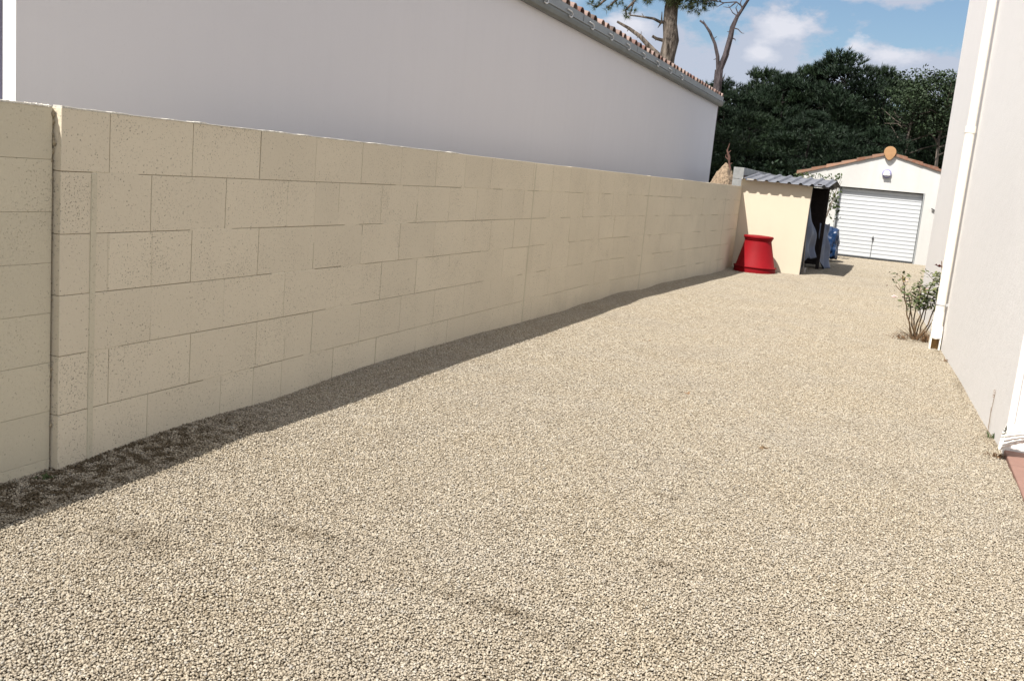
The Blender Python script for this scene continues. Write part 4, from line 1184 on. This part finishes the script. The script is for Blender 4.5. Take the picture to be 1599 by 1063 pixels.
bloom((.125, -.03, .86), .042, M['petal_dead'], 'withered_flower'); bloom((.09, -.03, .875), .025, M['petal_dead'], 'withered_flower')
bloom((-.39, 0, .58), .016, M['petal_dead'], 'withered_flower'); bloom((-.06, 0, .64), .014, M['petal_dead'], 'withered_flower')
# dry weeds at the foot of the rose
def weed(name, label, c, rad, n, hgt, mat, seed):
    rr = random.Random(seed); mbx = MB()
    for i in range(n):
        a = rr.uniform(0, 6.28); q = rad*rr.random(); b = Vector((q*math.cos(a), q*math.sin(a), -.01))
        e = b+Vector((rr.gauss(0, rad*.5), rr.gauss(0, rad*.5), hgt*rr.uniform(.4, 1)))
        mbx.tube([b, b.lerp(e, .55)+Vector((0, 0, .01)), e], [.0022, .0018, .001], 4)
        for k in range(4): rleaf(mbx, b.lerp(e, rr.uniform(.3, 1)), rr.uniform(.008, .02), rr)
    o = mbx.build(name, mat); o.location = (c[0], c[1], gz(c[0], c[1])); return tag(o, label, 'weed')
weed('dry_weed', 'reddish brown dry weed between the rose bush and the downpipe foot', (.43, 11.95), .09, 60, .17, M['dry'], 3)
weed('dry_weed', 'dark withered twigs at the left foot of the rose bush', (.16, 11.9), .12, 34, .09, M['dry'], 4)
weed('small_weed', 'tiny green weed at the wall foot between the downpipe and the drain outlet', (.775, 7.28), .03, 12, .06, M['bush'], 5)
weed('small_weed', 'low weeds beside the ribbed drain outlet', (.775, 6.72), .05, 22, .045, M['dry'], 6)
m = MB(); p = hp(0.62, 0.012, 0)
m.tube([p, p+Vector((.0, .03, .12)), p+Vector((.01, .06, .30))], [.0022, .002, .0012], 5)
m.tube([p+Vector((0, 0, .01)), p+Vector((.0, .02, .1)), p+Vector((-.005, .02, .17))], [.002, .0016, .001], 5)
for k in range(5): rleaf(m, p+Vector((0, .055+.002*k, .24+.012*k)), .016, r)
tag(m.build('dry_stalk', M['dry']), 'thin dry stalk leaning on the house wall near the drain outlet', 'weed')
weed('small_weed', 'low greenish weed at the foot of the old wall section by the crack', (-3.33, 3.10), .035, 10, .035, M['bush'], 8)
weed('dry_weed', 'flat dry weed against the house wall foot, just in front of the downpipe', (.60, 10.6), .06, 18, .05, M['dry'], 9)
m = MB(); rr = random.Random(2)
for k in range(5): rleaf(m, (-.574+rr.gauss(0, .009), 5.81+rr.gauss(0, .009), gz(-.574, 5.81)+.012), .032, rr)
tag(m.build('dead_leaf', M['rose_stem']), 'small crumpled dark leaf lying alone on the open gravel', 'leaf')
m = MB()
for k in range(3): rleaf(m, (-2.10+rr.gauss(0, .02), 9.05+rr.gauss(0, .01), gz(-2.10, 9.05)+.010), .03, rr)
tag(m.build('dead_leaf', M['dry']), 'tiny brown leaf on the gravel near the shadow edge of the wall', 'leaf')
m = MB()
for k in range(4): rleaf(m, (-1.31+rr.gauss(0, .025), 7.02+rr.gauss(0, .01), gz(-1.31, 7.02)+.010), .03, rr)
tag(m.build('dead_leaf', M['dry']), 'thin brown leaf scrap in the middle of the gravel', 'leaf')
